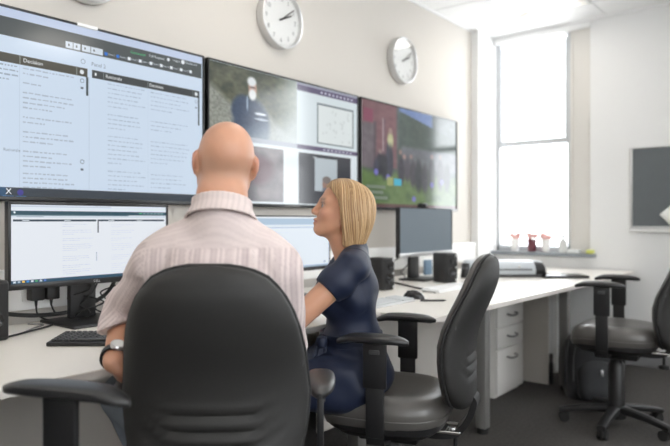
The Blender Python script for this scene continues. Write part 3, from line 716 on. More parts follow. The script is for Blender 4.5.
INK = (170, 183, 199); PAGE = (203, 218, 235); DARK = (62, 66, 66); HDR = (74, 72, 62)
def app(P, sidebar=True, page=PAGE, hdr=HDR, ink=INK, head=(74, 80, 80)):
    P.rect(.006, .010, .994, .985, page)
    P.rect(.006, .012, .994, .058, (190, 203, 226))                    # pale browser strip
    P.rect(.006, .058, .990, .155, head)                               # dark application header
    for i, (a, b) in enumerate(((.463, .486), (.488, .511), (.516, .545), (.547, .588))):
        P.rect(a, .112, b, .148, (205, 215, 226)); P.rect(a+.008, .124, a+.013, .136, (70, 76, 80))
    P.text(.690, .088, 'Connected', .017, (70, 190, 120)); P.text(.762, .083, 'Full Request', .017, (215, 222, 228))
    P.disc(.842, .080, .006, (225, 230, 235)); P.text(.862, .076, 'Logout', .015, (205, 212, 218)); P.disc(.905, .074, .008, (225, 230, 235)); P.text(.918, .073, 'Dashboard', .015, (200, 208, 215))
    for i in range(9):
        u = .594+.0425*i; P.rect(u, .124-.001*i, u+.011, .142-.001*i, (40, 110, 200) if i < 2 else (232, 238, 244))
        if i < 8: P.text(u+.014, .133-.001*i, 'Panel %d' % (i+1), .011, (200, 210, 218))
    P.rect(.006, .242, .535, .290, hdr); P.rect(.550, .242, .980, .288, DARK)
    P.rect(.324, .244, .326, .288, (150, 156, 150)); P.rect(.498, .244, .500, .288, (150, 156, 150))
    P.rect(.590, .244, .5915, .286, (140, 148, 150)); P.rect(.757, .244, .7585, .286, (140, 148, 150)); P.rect(.950, .244, .9515, .286, (140, 148, 150))
    P.text(.334, .265, 'Decision', .022, (235, 238, 240)); P.text(.598, .264, 'Rationale', .021, (235, 238, 240)); P.text(.764, .265, 'Decision', .021, (235, 238, 240))
    P.text(.07, .265, 'Rationale', .022, (235, 238, 240))
    P.rect(.560, .256, .566, .272, (235, 238, 240))
    P.disc(.516, .266, .007, (225, 230, 234)); P.disc(.965, .265, .007, (225, 230, 234))
    P.rect(.530, .290, .5375, .395, (66, 74, 76)); P.rect(.9735, .288, .980, .470, (66, 74, 76))
    P.disc(.517, .315, .007, (120, 132, 145)); P.disc(.517, .315, .005, page); P.rect(.512, .350, .521, .362, (95, 105, 118))
    P.disc(.965, .315, .007, (150, 165, 180)); P.disc(.965, .315, .005, page); P.rect(.961, .350, .968, .360, (110, 122, 135))
    P.disc(.520, .205, .008, (130, 145, 160)); P.disc(.520, .205, .006, page); P.text(.548, .210, 'Panel 2', .023, (105, 118, 130)); P.text(.03, .205, 'Panel 1', .023, (105, 118, 130))
    P.rect(.323, .292, .3245, .925, (188, 203, 220)); P.rect(.5395, .29, .541, .925, (180, 196, 214)); P.rect(.757, .292, .758, .925, (190, 206, 222))
    # left column of decision text
    v = .302
    for n, sd in ((2, 1), (1, 2), (4, 3), (2, 4), (3, 5), (2, 6)):
        P.lines(.333, .490, v, .026, n, ink, sd); v += .026*n+.024
    P.disc(.517, .770, .007, (110, 122, 136)); P.disc(.517, .770, .005, page); P.rect(.512, .808, .521, .820, (95, 105, 118))
    P.lines(.333, .490, .735, .026, 1, ink, 17, short=.25); P.lines(.333, .490, .785, .026, 2, ink, 18); P.lines(.333, .490, .85, .024, 4, ink, 19, short=.9)
    P.lines(.268, .318, .30, .024, 4, (150, 164, 180), 9); P.text(.278, .738, 'Rationale', .017, (130, 142, 156))
    v = .302
    for n, sd in ((6, 21), (4, 22), (7, 23), (5, 24)):
        P.lines(.605, .745, v, .026, n, (168, 184, 202), sd, .007); P.lines(.768, .930, v+.004, .026, max(2, n-1), (168, 184, 202), sd+50, .007); v += .026*n+.022
    P.lines(.03, .25, .31, .026, 20, (150, 164, 180), 31)

def tv(label, Y0, Y1, Z0=1.215, Z1=1.96):
    t = thing('wall_screen', label, 'screen', (0, Y0, Z0), PI/2, 'wall screens')
    Wd, H = Y1-Y0, Z1-Z0
    g = MB(); b = .009
    g.rbox(0, Wd, 0.004, .045, 0, H, .004)
    for a in ((0, b, 0, H), (Wd-b, Wd, 0, H)): g.rbox(a[0], a[1], -.005, .02, a[2], a[3], .002)
    g.rbox(0, Wd, -.005, .02, H-b, H, .002); g.rbox(0, Wd, -.005, .02, 0, .018, .002)
    obj('screen_body', g, M_bezel, t)
    obj('wall_bracket', MB().box(Wd*.3, Wd*.7, .045, .055, H*.3, H*.7), M_black, t)
    return t, Wd, H
t, Wd, H = tv('large wall screen at the left showing a pale two-panel text log', .686, 2.016)
P = Picture(Wd, H); app(P)
P.rect(.006, .930, .994, .980, (58, 66, 74)); P.rect(.006, .930, .285, .980, (50, 82, 112)); P.text(.292, .952, 'X', .032, (240, 244, 248), 'CENTER'); P.disc(.325, .955, .009, (70, 66, 150)); P.rect(.276, .974, .306, .979, (80, 140, 200)); P.rect(.312, .974, .342, .979, (80, 140, 200))
P.build('screen_image', M_scr_tv, t, .002)
o = obj('sensor_strip', MB().rbox(.498*Wd, .566*Wd, -.009, .004, H-.011, H+.003, .002), M_white, t, 'short white strip on the upper bezel')

t, Wd, H = tv('middle wall screen with a video of a man outdoors and document windows', 2.040, 3.297)
P = Picture(Wd, H)
P.rect(.007, .012, .993, .985, (205, 214, 220))
def scene_man(U, Vv):
    n = vnoise(U, Vv, 14, 1)*.6+vnoise(U, Vv, 34, 2)*.4; n2 = vnoise(U, Vv, 60, 3)
    fol = np.stack([40+70*n, 48+62*n, 36+50*n], -1); grav = np.stack([112+50*n2, 116+48*n2, 108+46*n2], -1)
    edge = .30+.25*vnoise(U, Vv*0, 4, 5)+.35*np.clip((U-.55)/.3, 0, 1)-.10*np.clip(1-U/.3, 0, 1)
    k = np.clip((Vv-edge)/.12, 0, 1)[..., None]; c = fol*(1-k)+grav*k
    k = np.clip((U-.70)/.3, 0, 1)[..., None]*.75; c = c*(1-k)+np.array([196, 206, 204])*k  # right side whitened: haze of the mirrored window painted into the video
    def ell(u, v, a, b, soft=.25): return np.clip((1-np.sqrt(((U-u)/a)**2+((Vv-v)/b)**2))/soft, 0, 1)[..., None]
    nv = np.array([34, 52, 78])+20*n2[..., None]
    body = np.maximum(ell(.45, .84, .235, .48), ell(.36, .62, .15, .26)); c = c*(1-body)+nv*body
    for (u, v, a, b, col) in ((.46, .27, .056, .15, (184, 146, 128)), (.458, .36, .050, .10, (226, 228, 228)), (.450, .17, .060, .085, (216, 220, 222)), (.46, .255, .040, .02, (110, 86, 78)), (.55, .63, .08, .025, (226, 234, 242)), (.56, .71, .095, .018, (206, 216, 228)), (.40, .50, .008, .15, (150, 170, 190))):
        k = ell(u, v, a, b, .35); c = c*(1-k)+np.array(col)*k
    k = np.clip((U*.6+Vv-1.02)/.3, 0, 1)[..., None]*.55; return c*(1-k)+np.array([205, 214, 218])*k  # pale diagonal veil, screen glare painted over the lower right
P.grid(.008, .014, .528, .500, 130, 70, scene_man)
P.rect(.530, .014, .993, .500, (206, 216, 220)); P.rect(.530, .030, .993, .075, (84, 74, 104)); P.rect(.530, .014, .993, .030, (150, 150, 168))
for i in range(9): P.rect(.70+.03*i, .045, .714+.03*i, .060, (196, 196, 214))
P.rect(.672, .140, .962, .472, (98, 110, 116)); P.rect(.681, .155, .953, .462, (214, 221, 221))
for k in range(26):
    a = rng.rand(2); P.disc(.70+.235*a[0], .18+.26*a[1], .004+.006*rng.rand(), (200, 207, 207))
P.rect(.530, .500, .993, .535, (90, 80, 108)); P.rect(.008, .500, .530, .535, (170, 176, 186))
for i in range(8): P.rect(.72+.03*i, .511, .734+.03*i, .525, (190, 190, 208))
P.rect(.008, .535, .993, .985, (214, 223, 228))
def scene_room(U, Vv):
    n = vnoise(U, Vv, 6, 8); n2 = vnoise(U, Vv, 22, 9)
    c = np.stack([84+44*n+14*n2, 80+40*n+12*n2, 84+38*n+12*n2], -1)
    k = np.clip((1-np.sqrt(((U-.62)/.28)**2+((Vv-.42)/.34)**2))/.4, 0, 1)[..., None]; c = c*(1-k)+np.array([96, 66, 74])*k
    k = np.clip((1-np.sqrt(((U-.40)/.25)**2+((Vv-.85)/.36)**2))/.4, 0, 1)[..., None]*.7; return c*(1-k)+np.array([62, 60, 66])*k
P.grid(.010, .560, .438, .962, 60, 40, scene_room)
P.rect(.540, .562, .938, .968, (52, 54, 60)); P.rect(.655, .590, .827, .860, (176, 186, 192))
P.disc(.745, .800, .034, (146, 116, 104), 18); P.rect(.712, .832, .780, .860, (110, 112, 122)); P.disc(.745, .765, .034, (120, 112, 108), 18, .03); P.rect(.64, .585, .668, .592, (190, 196, 200))
P.build('screen_image', M_scr_tv, t, .002)
obj('maker_mark', MB().rbox(.44*Wd, .545*Wd, -.0058, -.004, .006, .012, .0004, 1), M_greypost, t, 'small pale maker mark on the lower bezel')

t, Wd, H = tv('right-hand wall screen showing a blurred street scene with a crowd', 3.325, 4.660)
P = Picture(Wd, H)
def scene_street(U, Vv):
    n = vnoise(U, Vv, 9, 11); n2 = vnoise(U, Vv, 30, 12)
    c = np.zeros(U.shape+(3,)); c[:] = (70, 84, 82); c += (n[..., None]-.5)*26
    def band(m, col):
        nonlocal c
        m = np.clip(m, 0, 1)[..., None]; c = c*(1-m)+np.array(col, float)*m
    def ell(u, v, a, b, s=.4): return (1-np.sqrt(((U-u)/a)**2+((Vv-v)/b)**2))/s
    def box(u0, u1, v0, v1, s=.012): return np.minimum(np.minimum((U-u0)/s, (u1-U)/s), np.minimum((Vv-v0)/s, (v1-Vv)/s))
    band(box(-.1, .335, -.1, .62, .02), (116, 72, 78)); band(box(-.1, .12, .20, .64, .02), (96, 84, 92))
    band(box(.335, .72, -.1, .15+0*U, .03)*1., (96, 124, 182)); band((U-.335)/.02*np.clip((Vv-.02-.30*(U-.335))/.03, 0, 1), (62, 80, 72))
    band(np.clip((U-.36)/.02, 0, 1)*np.clip((Vv-.36)/.03, 0, 1)*np.clip((.60-Vv)/.03, 0, 1), (92, 96, 104))
    band(box(.10, .135, .18, .60), (74, 62, 70)); band(box(.185, .200, .14, .46), (206, 210, 220)); band(box(.20, .215, .14, .5), (84, 70, 84))
    band((Vv-.60-.04*np.sin(9*U))/.06, (88, 118, 58)); band((n-.55)*3*np.clip((Vv-.62)/.05, 0, 1), (66, 96, 48))
    for (u, v, a, b, col) in ((.262, .34, .035, .10, (176, 176, 120)), (.262, .25, .022, .035, (150, 118, 106)), (.262, .55, .035, .20, (44, 46, 62)), (.235, .50, .02, .16, (52, 54, 72)),
        (.165, .58, .05, .13, (40, 40, 54)), (.205, .60, .04, .15, (34, 36, 48)), (.13, .62, .03, .10, (54, 56, 74)), (.37, .62, .045, .17, (50, 48, 60)), (.43, .60, .04, .16, (66, 62, 74)), (.49, .64, .045, .17, (54, 52, 62)), (.40, .48, .02, .03, (150, 112, 106)), (.47, .47, .018, .03, (140, 106, 104)),
        (.55, .66, .05, .2, (44, 50, 56)), (.62, .68, .05, .18, (60, 62, 70)), (.70, .62, .05, .2, (50, 54, 60)), (.80, .62, .05, .2, (58, 56, 66)), (.88, .64, .05, .18, (50, 54, 58)), (.36, .44, .018, .03, (140, 104, 100)), (.165, .46, .018, .03, (128, 100, 98)),
        (.70, .44, .018, .03, (140, 110, 104)), (.80, .43, .018, .03, (132, 106, 102))):
        band(ell(u, v, a, b), col)
    for (u, v) in ((.13, .66), (.24, .70), (.50, .90), (.70, .74), (.82, .70)): band(ell(u, v, .022, .034, .3), (96, 92, 190))
    band(box(-.1, 1.1, .955, 1.1, .01), (88, 52, 52)); c = c*.76+c.mean(-1, keepdims=True)*.28+(n2[..., None]-.5)*14; return c
P.grid(.008, .012, .992, .984, 150, 84, scene_street)
P.rect(.028, .085, .108, .205, (124, 62, 82))
P.rect(.300, .700, .372, .765, (58, 164, 190)); P.rect(.235, .690, .290, .770, (146, 152, 96))
for i in range(3): P.rect(.05, .775+.05*i, .05+(.17, .15, .19)[i], .805+.05*i, (112, 124, 108))
P.build('screen_image', M_scr_tv, t, .002)

# ------------------------------------------------------------------ desk monitors
def monitor(label, X, Y0, Y1, Z0, Z1, rz=PI/2, image=None, chin=.022, chin_mat=None, base=(.29, .26), brand=None, thin=.010, group=None):
    Wd, H = Y1-Y0, Z1-Z0
    t = thing('desk_monitor', label, 'monitor', (X-.09, (Y0+Y1)/2, DESK_Z), rz, group)
    zb = Z0-DESK_Z; yo = -.09                    # front face towards -y
    g = MB(); g.rbox(-Wd/2, Wd/2, yo+.002, yo+.030, zb, zb+H, .004); g.rbox(-Wd*.3, Wd*.3, yo+.028, yo+.055, zb+.05, zb+H-.05, .012)
    for a, b in ((-Wd/2, -Wd/2+thin), (Wd/2-thin, Wd/2)): g.rbox(a, b, yo-.004, yo+.01, zb, zb+H, .0015)
    g.rbox(-Wd/2, Wd/2, yo-.004, yo+.01, zb+H-thin, zb+H, .0015)
    obj('monitor_body', g, M_bezel, t)
    obj('lower_bezel', MB().rbox(-Wd/2, Wd/2, yo-.0045, yo+.008, zb, zb+chin, .0015), chin_mat or M_bezel, t, 'pale lower bezel' if chin_mat else None)
    P = Picture(Wd-2*thin, H-chin-thin); image(P)
    o = P.build('screen_image', M_scr_mon, t); o.location = (-Wd/2+thin, yo, zb+chin)
    if brand:
        v, f = text_mesh(brand, .013); obj('maker_mark', MB().add([(x, yo-.0052, zb+chin/2+y) for x, y in v], f), M_alu, t, smooth=0)
    obj('stand_column', MB().rbox(-.055, .055, .005, .035, .01, zb+H*.45, .006), M_black, t)
    obj('stand_hinge', MB().rbox(-.05, .05, yo+.05, .01, zb+H*.30, zb+H*.62, .006), M_black, t)
    obj('stand_base', MB().rbox(-base[0]/2, base[0]/2, -base[1]*.72, base[1]*.28, 0, .012, .004), M_black, t)
    return t
def app_desk(P):
    wh = (226, 231, 238)
    P.rect(0, 0, 1, 1, wh); P.rect(0, 0, 1, .075, (222, 230, 240)); P.rect(.0, .010, .6, .030, (198, 208, 220)); P.rect(0, .078, 1, .128, (38, 74, 88)); P.rect(0, .128, 1, .165, (206, 216, 226)); P.rect(0, .128, .72, .140, (88, 118, 132))
    for i in range(7): P.rect(.80+.027*i, .095, .815+.027*i, .108, (150, 190, 190) if i else (90, 200, 130))
    P.disc(.02, .10, .006, (220, 230, 236)); P.rect(.03, .148, .18, .158, (150, 164, 178))
    P.rect(.012, .188, .500, .215, (52, 66, 78)); P.rect(.512, .188, .985, .213, (52, 66, 78))
    for u in (.06, .30, .58, .78): P.rect(u, .196, u+.04, .206, (210, 218, 226))
    P.rect(.508, .19, .516, .37, (58, 64, 72)); P.rect(.50, .64, .505, .76, (170, 180, 190))
    for k, (n, v) in enumerate(((2, .25), (3, .33), (2, .44), (4, .52), (3, .68), (2, .80), (3, .86))): P.lines(.29, .48, v, .026, n, (196, 204, 214), 70+k, .008); P.lines(.60, .76, v+.01, .028, n, (206, 213, 222), 90+k, .008)
    P.rect(0, .958, 1, 1, (36, 74, 96))
    for i, c in enumerate(((210, 220, 230), (170, 186, 200), (236, 190, 90), (70, 140, 210), (220, 226, 232), (80, 160, 110), (200, 210, 220), (90, 120, 190))): P.rect(.012+.024*i, .966, .026+.024*i, .990, c)
def app_side(P):
    P.rect(0, 0, 1, 1, (224, 233, 242)); P.rect(0, 0, 1, .03, (232, 238, 244)); P.rect(0, .03, 1, .15, (170, 192, 212)); P.rect(0, .15, 1, .20, (218, 228, 238)); P.rect(0, .20, 1, .216, (168, 186, 204))
    for k in range(5): P.lines(.04, .5, .30+.12*k, .03, 2, (206, 216, 226), 200+k, .008)
    P.rect(0, .965, 1, 1, (150, 172, 192)); P.rect(.93, .90, .95, .93, (110, 128, 146))
def app_off(P):
    P.rect(0, 0, 1, 1, (102, 114, 122))  # even grey glow stands in for the room mirrored in the matte screen
monitor('desk monitor with a white text page, in front of the bald man at left', .20, .985, 1.655, .893, 1.207, image=app_desk, brand='DELL')
monitor('desk monitor with a blank white page, between the man\'s shoulder and the woman\'s face', .25, 2.02, 2.70, .872, 1.166, image=app_side, thin=.007, chin=.020)
m3 = monitor('desk monitor with a dark grey screen beyond the woman, below the right wall screen', .31, 3.315, 4.00, .905, 1.225, image=app_off, base=(.26, .20), chin=.026, chin_mat=M_alu, thin=.007)
t = thing('webcam', 'small black webcam clipped on top of the dark grey monitor', 'webcam', (.295, 3.62, 1.226), PI/2)
obj('webcam_body', MB().rbox(-.045, .045, -.018, .014, .004, .030, .009), M_black, t); obj('webcam_clip', MB().rbox(-.02, .02, -.022, .03, 0, .006, .002).rbox(-.02, .02, .026, .032, -.035, .004, .002), M_black, t)
obj('webcam_lens', MB().cyl((0, -.017, .017), (0, -.021, .017), .010, .009, n=16), M_blackg, t)
# ================================================================== people: implicit surfaces, one continuous mesh each
class Sdf:
    def __init__(s): s.ops = []
    def add(s, fn, k=.02): s.ops.append(('u', fn, k)); return s
    def sub(s, fn, k=.01): s.ops.append(('s', fn, k)); return s
    def inter(s, fn, k=.004): s.ops.append(('i', fn, k)); return s
    def disp(s, fn): s.ops.append(('d', fn, 0)); return s
    def __call__(s, p):
        d = None
        for t, fn, k in s.ops:
            if t == 'd': d = d + fn(p); continue
            e = fn(p)
            if d is None: d = e; continue
            if t == 'u': h = np.clip(.5+.5*(d-e)/k, 0, 1); d = d*(1-h)+e*h - k*h*(1-h)
            else:
                if t == 's': e = -e
                h = np.clip(.5-.5*(d-e)/k, 0, 1); d = d*(1-h)+e*h + k*h*(1-h)
        return d
def A3(*v): return np.array(v, np.float32)
def rotm(rx=0, ry=0, rz=0):
    return np.array(Matrix.Rotation(rz, 3, 'Z') @ Matrix.Rotation(ry, 3, 'Y') @ Matrix.Rotation(rx, 3, 'X'), np.float32)
def ell(c, r, R=None):
    c = A3(*c); r = A3(*r)
    def f(p):
        q = p-c
        if R is not None: q = q @ R
        a = np.sqrt(((q/r)**2).sum(1)); b = np.sqrt(((q/(r*r))**2).sum(1))+1e-6
        return a*(a-1)/b
    return f
def cone(a, b, r0, r1=None):
    a = A3(*a); b = A3(*b); r1 = r0 if r1 is None else r1; ab = b-a; L = float(ab @ ab)
    def f(p):
        q = p-a; t = np.clip((q @ ab)/L, 0, 1)
        return np.sqrt(((q-t[:, None]*ab)**2).sum(1)) - (r0+(r1-r0)*t)
    return f
def ball(c, r): return cone(c, (c[0], c[1], c[2]+1e-4), r)
def plane(n, d):
    n = A3(*n); n = n/np.linalg.norm(n); return lambda p: p @ n - d
def torus_flat(c, R, rx, ry, r):                 # ring in the xy plane of R
    c = A3(*c)
    def f(p):
        q = (p-c) @ R; a = np.arctan2(q[:, 1]/ry, q[:, 0]/rx)
        return np.sqrt((q[:, 0]-rx*np.cos(a))**2+(q[:, 1]-ry*np.sin(a))**2+q[:, 2]**2)-r
    return f
def moved(fn, o, R=None, s=1.):
    o = A3(*o)
    return lambda p: fn(((p-o) @ R if R is not None else p-o)/s)*s

def surface(fn, lo, hi, h, B=8):
    lo = np.array(lo, float); n = np.ceil((np.array(hi)-lo)/h/B).astype(int); N = n*B+1
    ctr = [lo[i]+(np.arange(n[i])+.5)*B*h for i in range(3)]
    g = np.stack(np.meshgrid(*ctr, indexing='ij'), -1).reshape(-1, 3).astype(np.float32)
    d0 = fn(g).reshape(n); act = np.abs(d0) < B*h*.87*1.7+.012
    D = np.ones(N, np.float32)
    D[:-1, :-1, :-1] = np.repeat(np.repeat(np.repeat(d0, B, 0), B, 1), B, 2)
    m = np.zeros(N, bool); a = np.repeat(np.repeat(np.repeat(act, B, 0), B, 1), B, 2)
    for i in (0, 1):
        for j in (0, 1):
            for k in (0, 1): m[i:i+N[0]-1, j:j+N[1]-1, k:k+N[2]-1] |= a
    idx = np.argwhere(m); pts = (lo+idx*h).astype(np.float32)
    val = np.concatenate([fn(c) for c in np.array_split(pts, max(1, len(pts)//120000))])
    D[m] = val
    s = D < 0
    cs = sum(s[i:i+N[0]-1, j:j+N[1]-1, k:k+N[2]-1].astype(np.int8) for i in (0, 1) for j in (0, 1) for k in (0, 1))
    ac = (cs > 0) & (cs < 8); C = np.argwhere(ac); ix = -np.ones(ac.shape, np.int64); ix[ac] = np.arange(len(C))
    acc = np.zeros((len(C), 3)); cnt = np.zeros(len(C))
    cor = [(i, j, k) for i in (0, 1) for j in (0, 1) for k in (0, 1)]
    dv = {c: D[C[:, 0]+c[0], C[:, 1]+c[1], C[:, 2]+c[2]] for c in cor}
    for c in cor:
        for ax in range(3):
            if c[ax]: continue
            e = list(c); e[ax] = 1; e = tuple(e); va, vb = dv[c], dv[e]; x = (va < 0) != (vb < 0)
            t = np.where(x, va/np.where(x, va-vb, 1), 0); p = np.tile(np.array(c, float), (len(C), 1)); p[:, ax] = t
            acc[x] += p[x]; cnt[x] += 1
    V_ = lo+(C+acc/cnt[:, None])*h
    F = []
    for ax in range(3):
        b, c = [(1, 2), (2, 0), (0, 1)][ax]
        sl0 = [slice(None)]*3; sl1 = [slice(None)]*3; sl0[ax] = slice(0, -1); sl1[ax] = slice(1, None)
        x = s[tuple(sl0)] != s[tuple(sl1)]; E = np.argwhere(x); E = E[(E[:, b] > 0) & (E[:, c] > 0) & (E[:, b] < N[b]-1) & (E[:, c] < N[c]-1)]
        neg = s[E[:, 0], E[:, 1], E[:, 2]]
        q = []
        for db, dc in ((1, 1), (0, 1), (0, 0), (1, 0)):
            o = E.copy(); o[:, b] -= db; o[:, c] -= dc; q.append(ix[o[:, 0], o[:, 1], o[:, 2]])
        Q = np.stack(q, 1); Q[~neg] = Q[~neg][:, ::-1]; F.append(Q)
    return V_, np.concatenate(F)
def sdf_obj(name, fn, lo, hi, h, m, parent, org, colour=None, label=None, smooth_it=1):
    v, f = surface(fn, lo, hi, h)
    f = f[(f >= 0).all(1)]
    me = bpy.data.meshes.new(name); me.vertices.add(len(v)); me.vertices.foreach_set('co', (v-np.array(org)).astype(np.float32).ravel())
    me.loops.add(f.size); me.loops.foreach_set('vertex_index', f.ravel().astype(np.int32)); me.polygons.add(len(f)); me.polygons.foreach_set('loop_start', (np.arange(len(f))*4).astype(np.int32))
    me.update(calc_edges=True); me.validate()
    if colour is not None:
        at = me.color_attributes.new('Col', 'FLOAT_COLOR', 'POINT'); c = np.ones((len(v), 4), np.float32); c[:, :3] = colour(v); at.data.foreach_set('color', c.ravel())
    o = bounds_obj(name, me, m, parent, 180)
    if smooth_it:
        md = o.modifiers.new('relax', 'SMOOTH'); md.factor = .5; md.iterations = smooth_it
    if label: o['label'] = label
    return o

def head_sdf(male):
    """head in its own frame: x to its right... y forward, z up, origin between the ears"""
    S_ = Sdf()
    S_.add(ell((0, -.012, .022), (.0765, .098, .088)))
    S_.add(ell((0, .030, -.040), (.060, .064, .080)), .03)
    S_.add(ell((0, .070 if not male else .066, -.098), (.026, .025, .021)), .022)
    for s in (-1, 1):
        S_.add(cone((s*.054, .004, -.060), (s*.020, .064, -.102), .017, .015), .024)
        S_.add(cone((s*.010, .086, .016), (s*.045, .072, .016), .010, .011), .018)
        S_.add(ball((s*.040, .062, -.032), .021), .022)
        S_.sub(ball((s*.032, .101, -.004), .015), .014)
        S_.add(ball((s*.032, .0755, -.005), .0130), .004)
        S_.add(cone((s*.020, .0875, .003), (s*.043, .081, .003), .0035), .004)      # upper lid
    S_.add(ell((0, .030, .048), (.062, .058, .050)), .03)
    S_.add(cone((0, .092, .012), (0, .110, -.034), .0080, .0105), .016)
    S_.add(ball((0, .1105, -.038), .0098), .010)
    for s in (-1, 1): S_.add(ball((s*.0125, .103, -.041), .0085), .006)
    S_.add(ell((0, .0955, -.0655), (.023, .0105, .0070)), .007)
    S_.add(ell((0, .0925, -.0790), (.020, .0095, .0075)), .006)
    S_.sub(ell((0, .104, -.0722), (.025, .010, .0014)), .004)
    for s in (-1, 1):
        R = rotm(.15, 0, s*.42)
        S_.add(ell((s*.0815, -.014, -.008), (.0085, .020, .032), R), .006)
        S_.sub(ell((s*.0915, -.008, -.006), (.007, .010, .019), R), .006)
        S_.add(ball((s*.077, -.004, -.036), .0095), .008)
    return S_
def hand_ops(S_, wrist, along, palm_n, curl, side, sc=1., spread=.10):
    """palm, four fingers and a thumb: along = towards the knuckles, palm_n = out of the palm"""
    w = np.array(wrist, float); a = np.array(along, float); a /= np.linalg.norm(a); n = np.array(palm_n, float); n -= a*(n @ a); n /= np.linalg.norm(n)
    x = np.cross(a, n)*side                       # towards the thumb
    P = lambda u, v, q=0: tuple(w + sc*(a*u + x*v + n*q))
    for v in (-.026, -.009, .009, .024): S_.add(cone(P(.012, v*.75), P(.086-.10*abs(v-.004), v), .0150*sc, .0115*sc), .010)
    tips = []
    for v, L, i in ((.027, .072, 0), (.009, .080, 1), (-.009, .075, 2), (-.026, .058, 3)):
        p = np.array(P(.088-.12*abs(v-.004), v)); ang = .15; dirv = a + x*(v*spread*6); dirv /= np.linalg.norm(dirv); r = (.0088 if i < 3 else .0078)*sc
        for seg, fr in enumerate((.45, .30, .25)):
            ang += curl*(.75, 1.0, .8)[seg]+.05*i
            d = dirv*math.cos(ang)+n*math.sin(ang); q = p+d*L*fr*sc
            S_.add(cone(tuple(p), tuple(q), r, r*.90), .0035); p = q; r *= .91
        tips.append(p)
    p = np.array(P(.022, .026, .004)); d0 = a*.62+x*.66+n*.35
    for seg, (L, r) in enumerate(((.040, .0125), (.030, .0098), (.025, .0085))):
        d = d0/np.linalg.norm(d0); q = p+d*L*sc; S_.add(cone(tuple(p), tuple(q), r*sc, r*.88*sc), .005); p = q; d0 = d0 + a*.30 - x*.28 + n*.15
def eyes(parent, org, o, R, s, irisc):
    MW = mat('eye_white', (.34, .31, .29), .15); MI = mat('iris_'+irisc[0], irisc[1], .1)
    for sx in (-1, 1):
        c = np.array(o)+s*(R @ np.array([sx*.032, .0772, -.005])) - np.array(org)
        m = Matrix.Translation(c) @ Matrix(R.tolist()).to_4x4() @ Matrix.Rotation(-PI/2, 4, 'X')
        r = .0128*s
        prof = [(max(1e-4, r*math.sin(PI*i/12)), -r*math.cos(PI*i/12)) for i in range(13)]
        e = obj('eye', MB().lathe(prof, n=16, m=m), MW, parent, 'brown-grey eye', smooth=180)
        obj('iris', MB().lathe([(max(1e-4, r*1.02*math.sin(math.radians(q))), r*1.02*math.cos(math.radians(q))) for q in (46, 38, 28, 18, 8, 0)], n=16, m=m), MI, e)

M_skin = attr_mat('skin', rough=.42, spec=.45, sss=.12, bump=.06, bscale=260)
def mixc(c, k, col): return c*(1-k[:, None])+np.array(col)*k[:, None]
def sstep(x, a, b): t = np.clip((x-a)/(b-a), 0, 1); return t*t*(3-2*t)
def head_colour(c, q, male, base):
    """skin tints that belong to the face itself; q in the head frame"""
    x, y, z = np.abs(q[:, 0]), q[:, 1], q[:, 2]
    nz = vnoise(q[:, 0]*1.3+q[:, 1]+5, q[:, 2]*1.1+q[:, 0]+5, 55, 4)
    c = c*(.97+.06*nz[:, None])
    lip = sstep(-(np.sqrt(((x)/.025)**2+((z+.0725)/.013)**2)-1), 0, .3)*(y > .085); c = mixc(c, lip*.6, (.42, .16, .14))
    ear = sstep(x, .078, .088)*(np.abs(z+.008) < .045)*(np.abs(y+.012) < .04); c = mixc(c, ear*.45, (.55, .20, .14))
    chk = np.exp(-((x-.048)/.022)**2-((z+.035)/.024)**2)*(y > .02); c = mixc(c, chk*.30, (.55, .23, .17))
    nose = np.exp(-((z+.038)/.016)**2-(x/.014)**2)*(y > .095); c = mixc(c, nose*.25, (.55, .22, .16))
    brow = np.exp(-((z-.020-.10*(x-.02)*(x < .03))/.0058)**2)*sstep(x, .010, .016)*(1-sstep(x, .046, .054))*(y > .06)
    c = mixc(c, brow*.85, (.22, .14, .09) if not male else (.33, .27, .22))
    lash = np.exp(-((z-.0050)/.0042)**2)*sstep(x, .015, .020)*(1-sstep(x, .046, .052))*(y > .07); c = mixc(c, lash*.85, (.04, .025, .02))
    if male:
        st = sstep(-y, -.02, .05)*np.exp(-((z+.032)/.030)**2)*(.65+.35*nz); c = mixc(c, st*.42, (.26, .18, .13))
    return c

# ------------------------------------------------------------------ the bald man (axes: right, ahead, up from the standpoint)
MO = (-.285, 1.60, 0.)
man = thing('person', 'seated bald man seen from behind in a pale striped shirt, watching the wall screens', 'person', V(MO[0], MO[1], 0), TH, 'people')
HM_o = (-.284, 1.625, 1.292); HM_R = rotm(math.radians(-3), math.radians(5), math.radians(12)); HM_s = .925
hm = head_sdf(True)
def man_torso(S_, g=0.):
    S_.add(ell((-.285, 1.60, .60), (.185+g, .145+g, .12+g)), .05)
    S_.add(ell((-.285, 1.635, .76), (.180+g, .160+g, .17+g)), .06)
    S_.add(ell((-.294, 1.60, .955), (.175+g, .125+g, .17+g)), .06)
    S_.add(cone((-.420, 1.59, 1.045), (-.172, 1.60, 1.030), .060+g, .060+g), .05)
    S_.add(cone((-.290, 1.585, 1.130), (-.400, 1.59, 1.072), .050+g, .050+g), .04)
    S_.add(cone((-.288, 1.585, 1.126), (-.190, 1.595, 1.060), .050+g, .050+g), .04)
LSH, LEL, LWR = (-.452, 1.590, 1.032), (-.598, 1.785, .868), (-.556, 1.575, .785)
RSH, REL, RWR = (-.146, 1.60, 1.018), (-.135, 1.73, .80), (-.255, 1.93, .775)
body = Sdf(); man_torso(body, -.012)
body.add(cone((-.287, 1.575, 1.11), (-.286, 1.605, 1.245), .064, .059), .04)
body.add(moved(hm, HM_o, HM_R, HM_s), .022)
body.add(cone((-.262, 1.570, 1.205), (-.305, 1.570, 1.205), .036, .036), .03)         # fold of the nape
for a, b, r0, r1 in ((LSH, LEL, .052, .042), (LEL, LWR, .041, .028), (RSH, REL, .052, .042), (REL, RWR, .041, .029)): body.add(cone(a, b, r0, r1), .02)
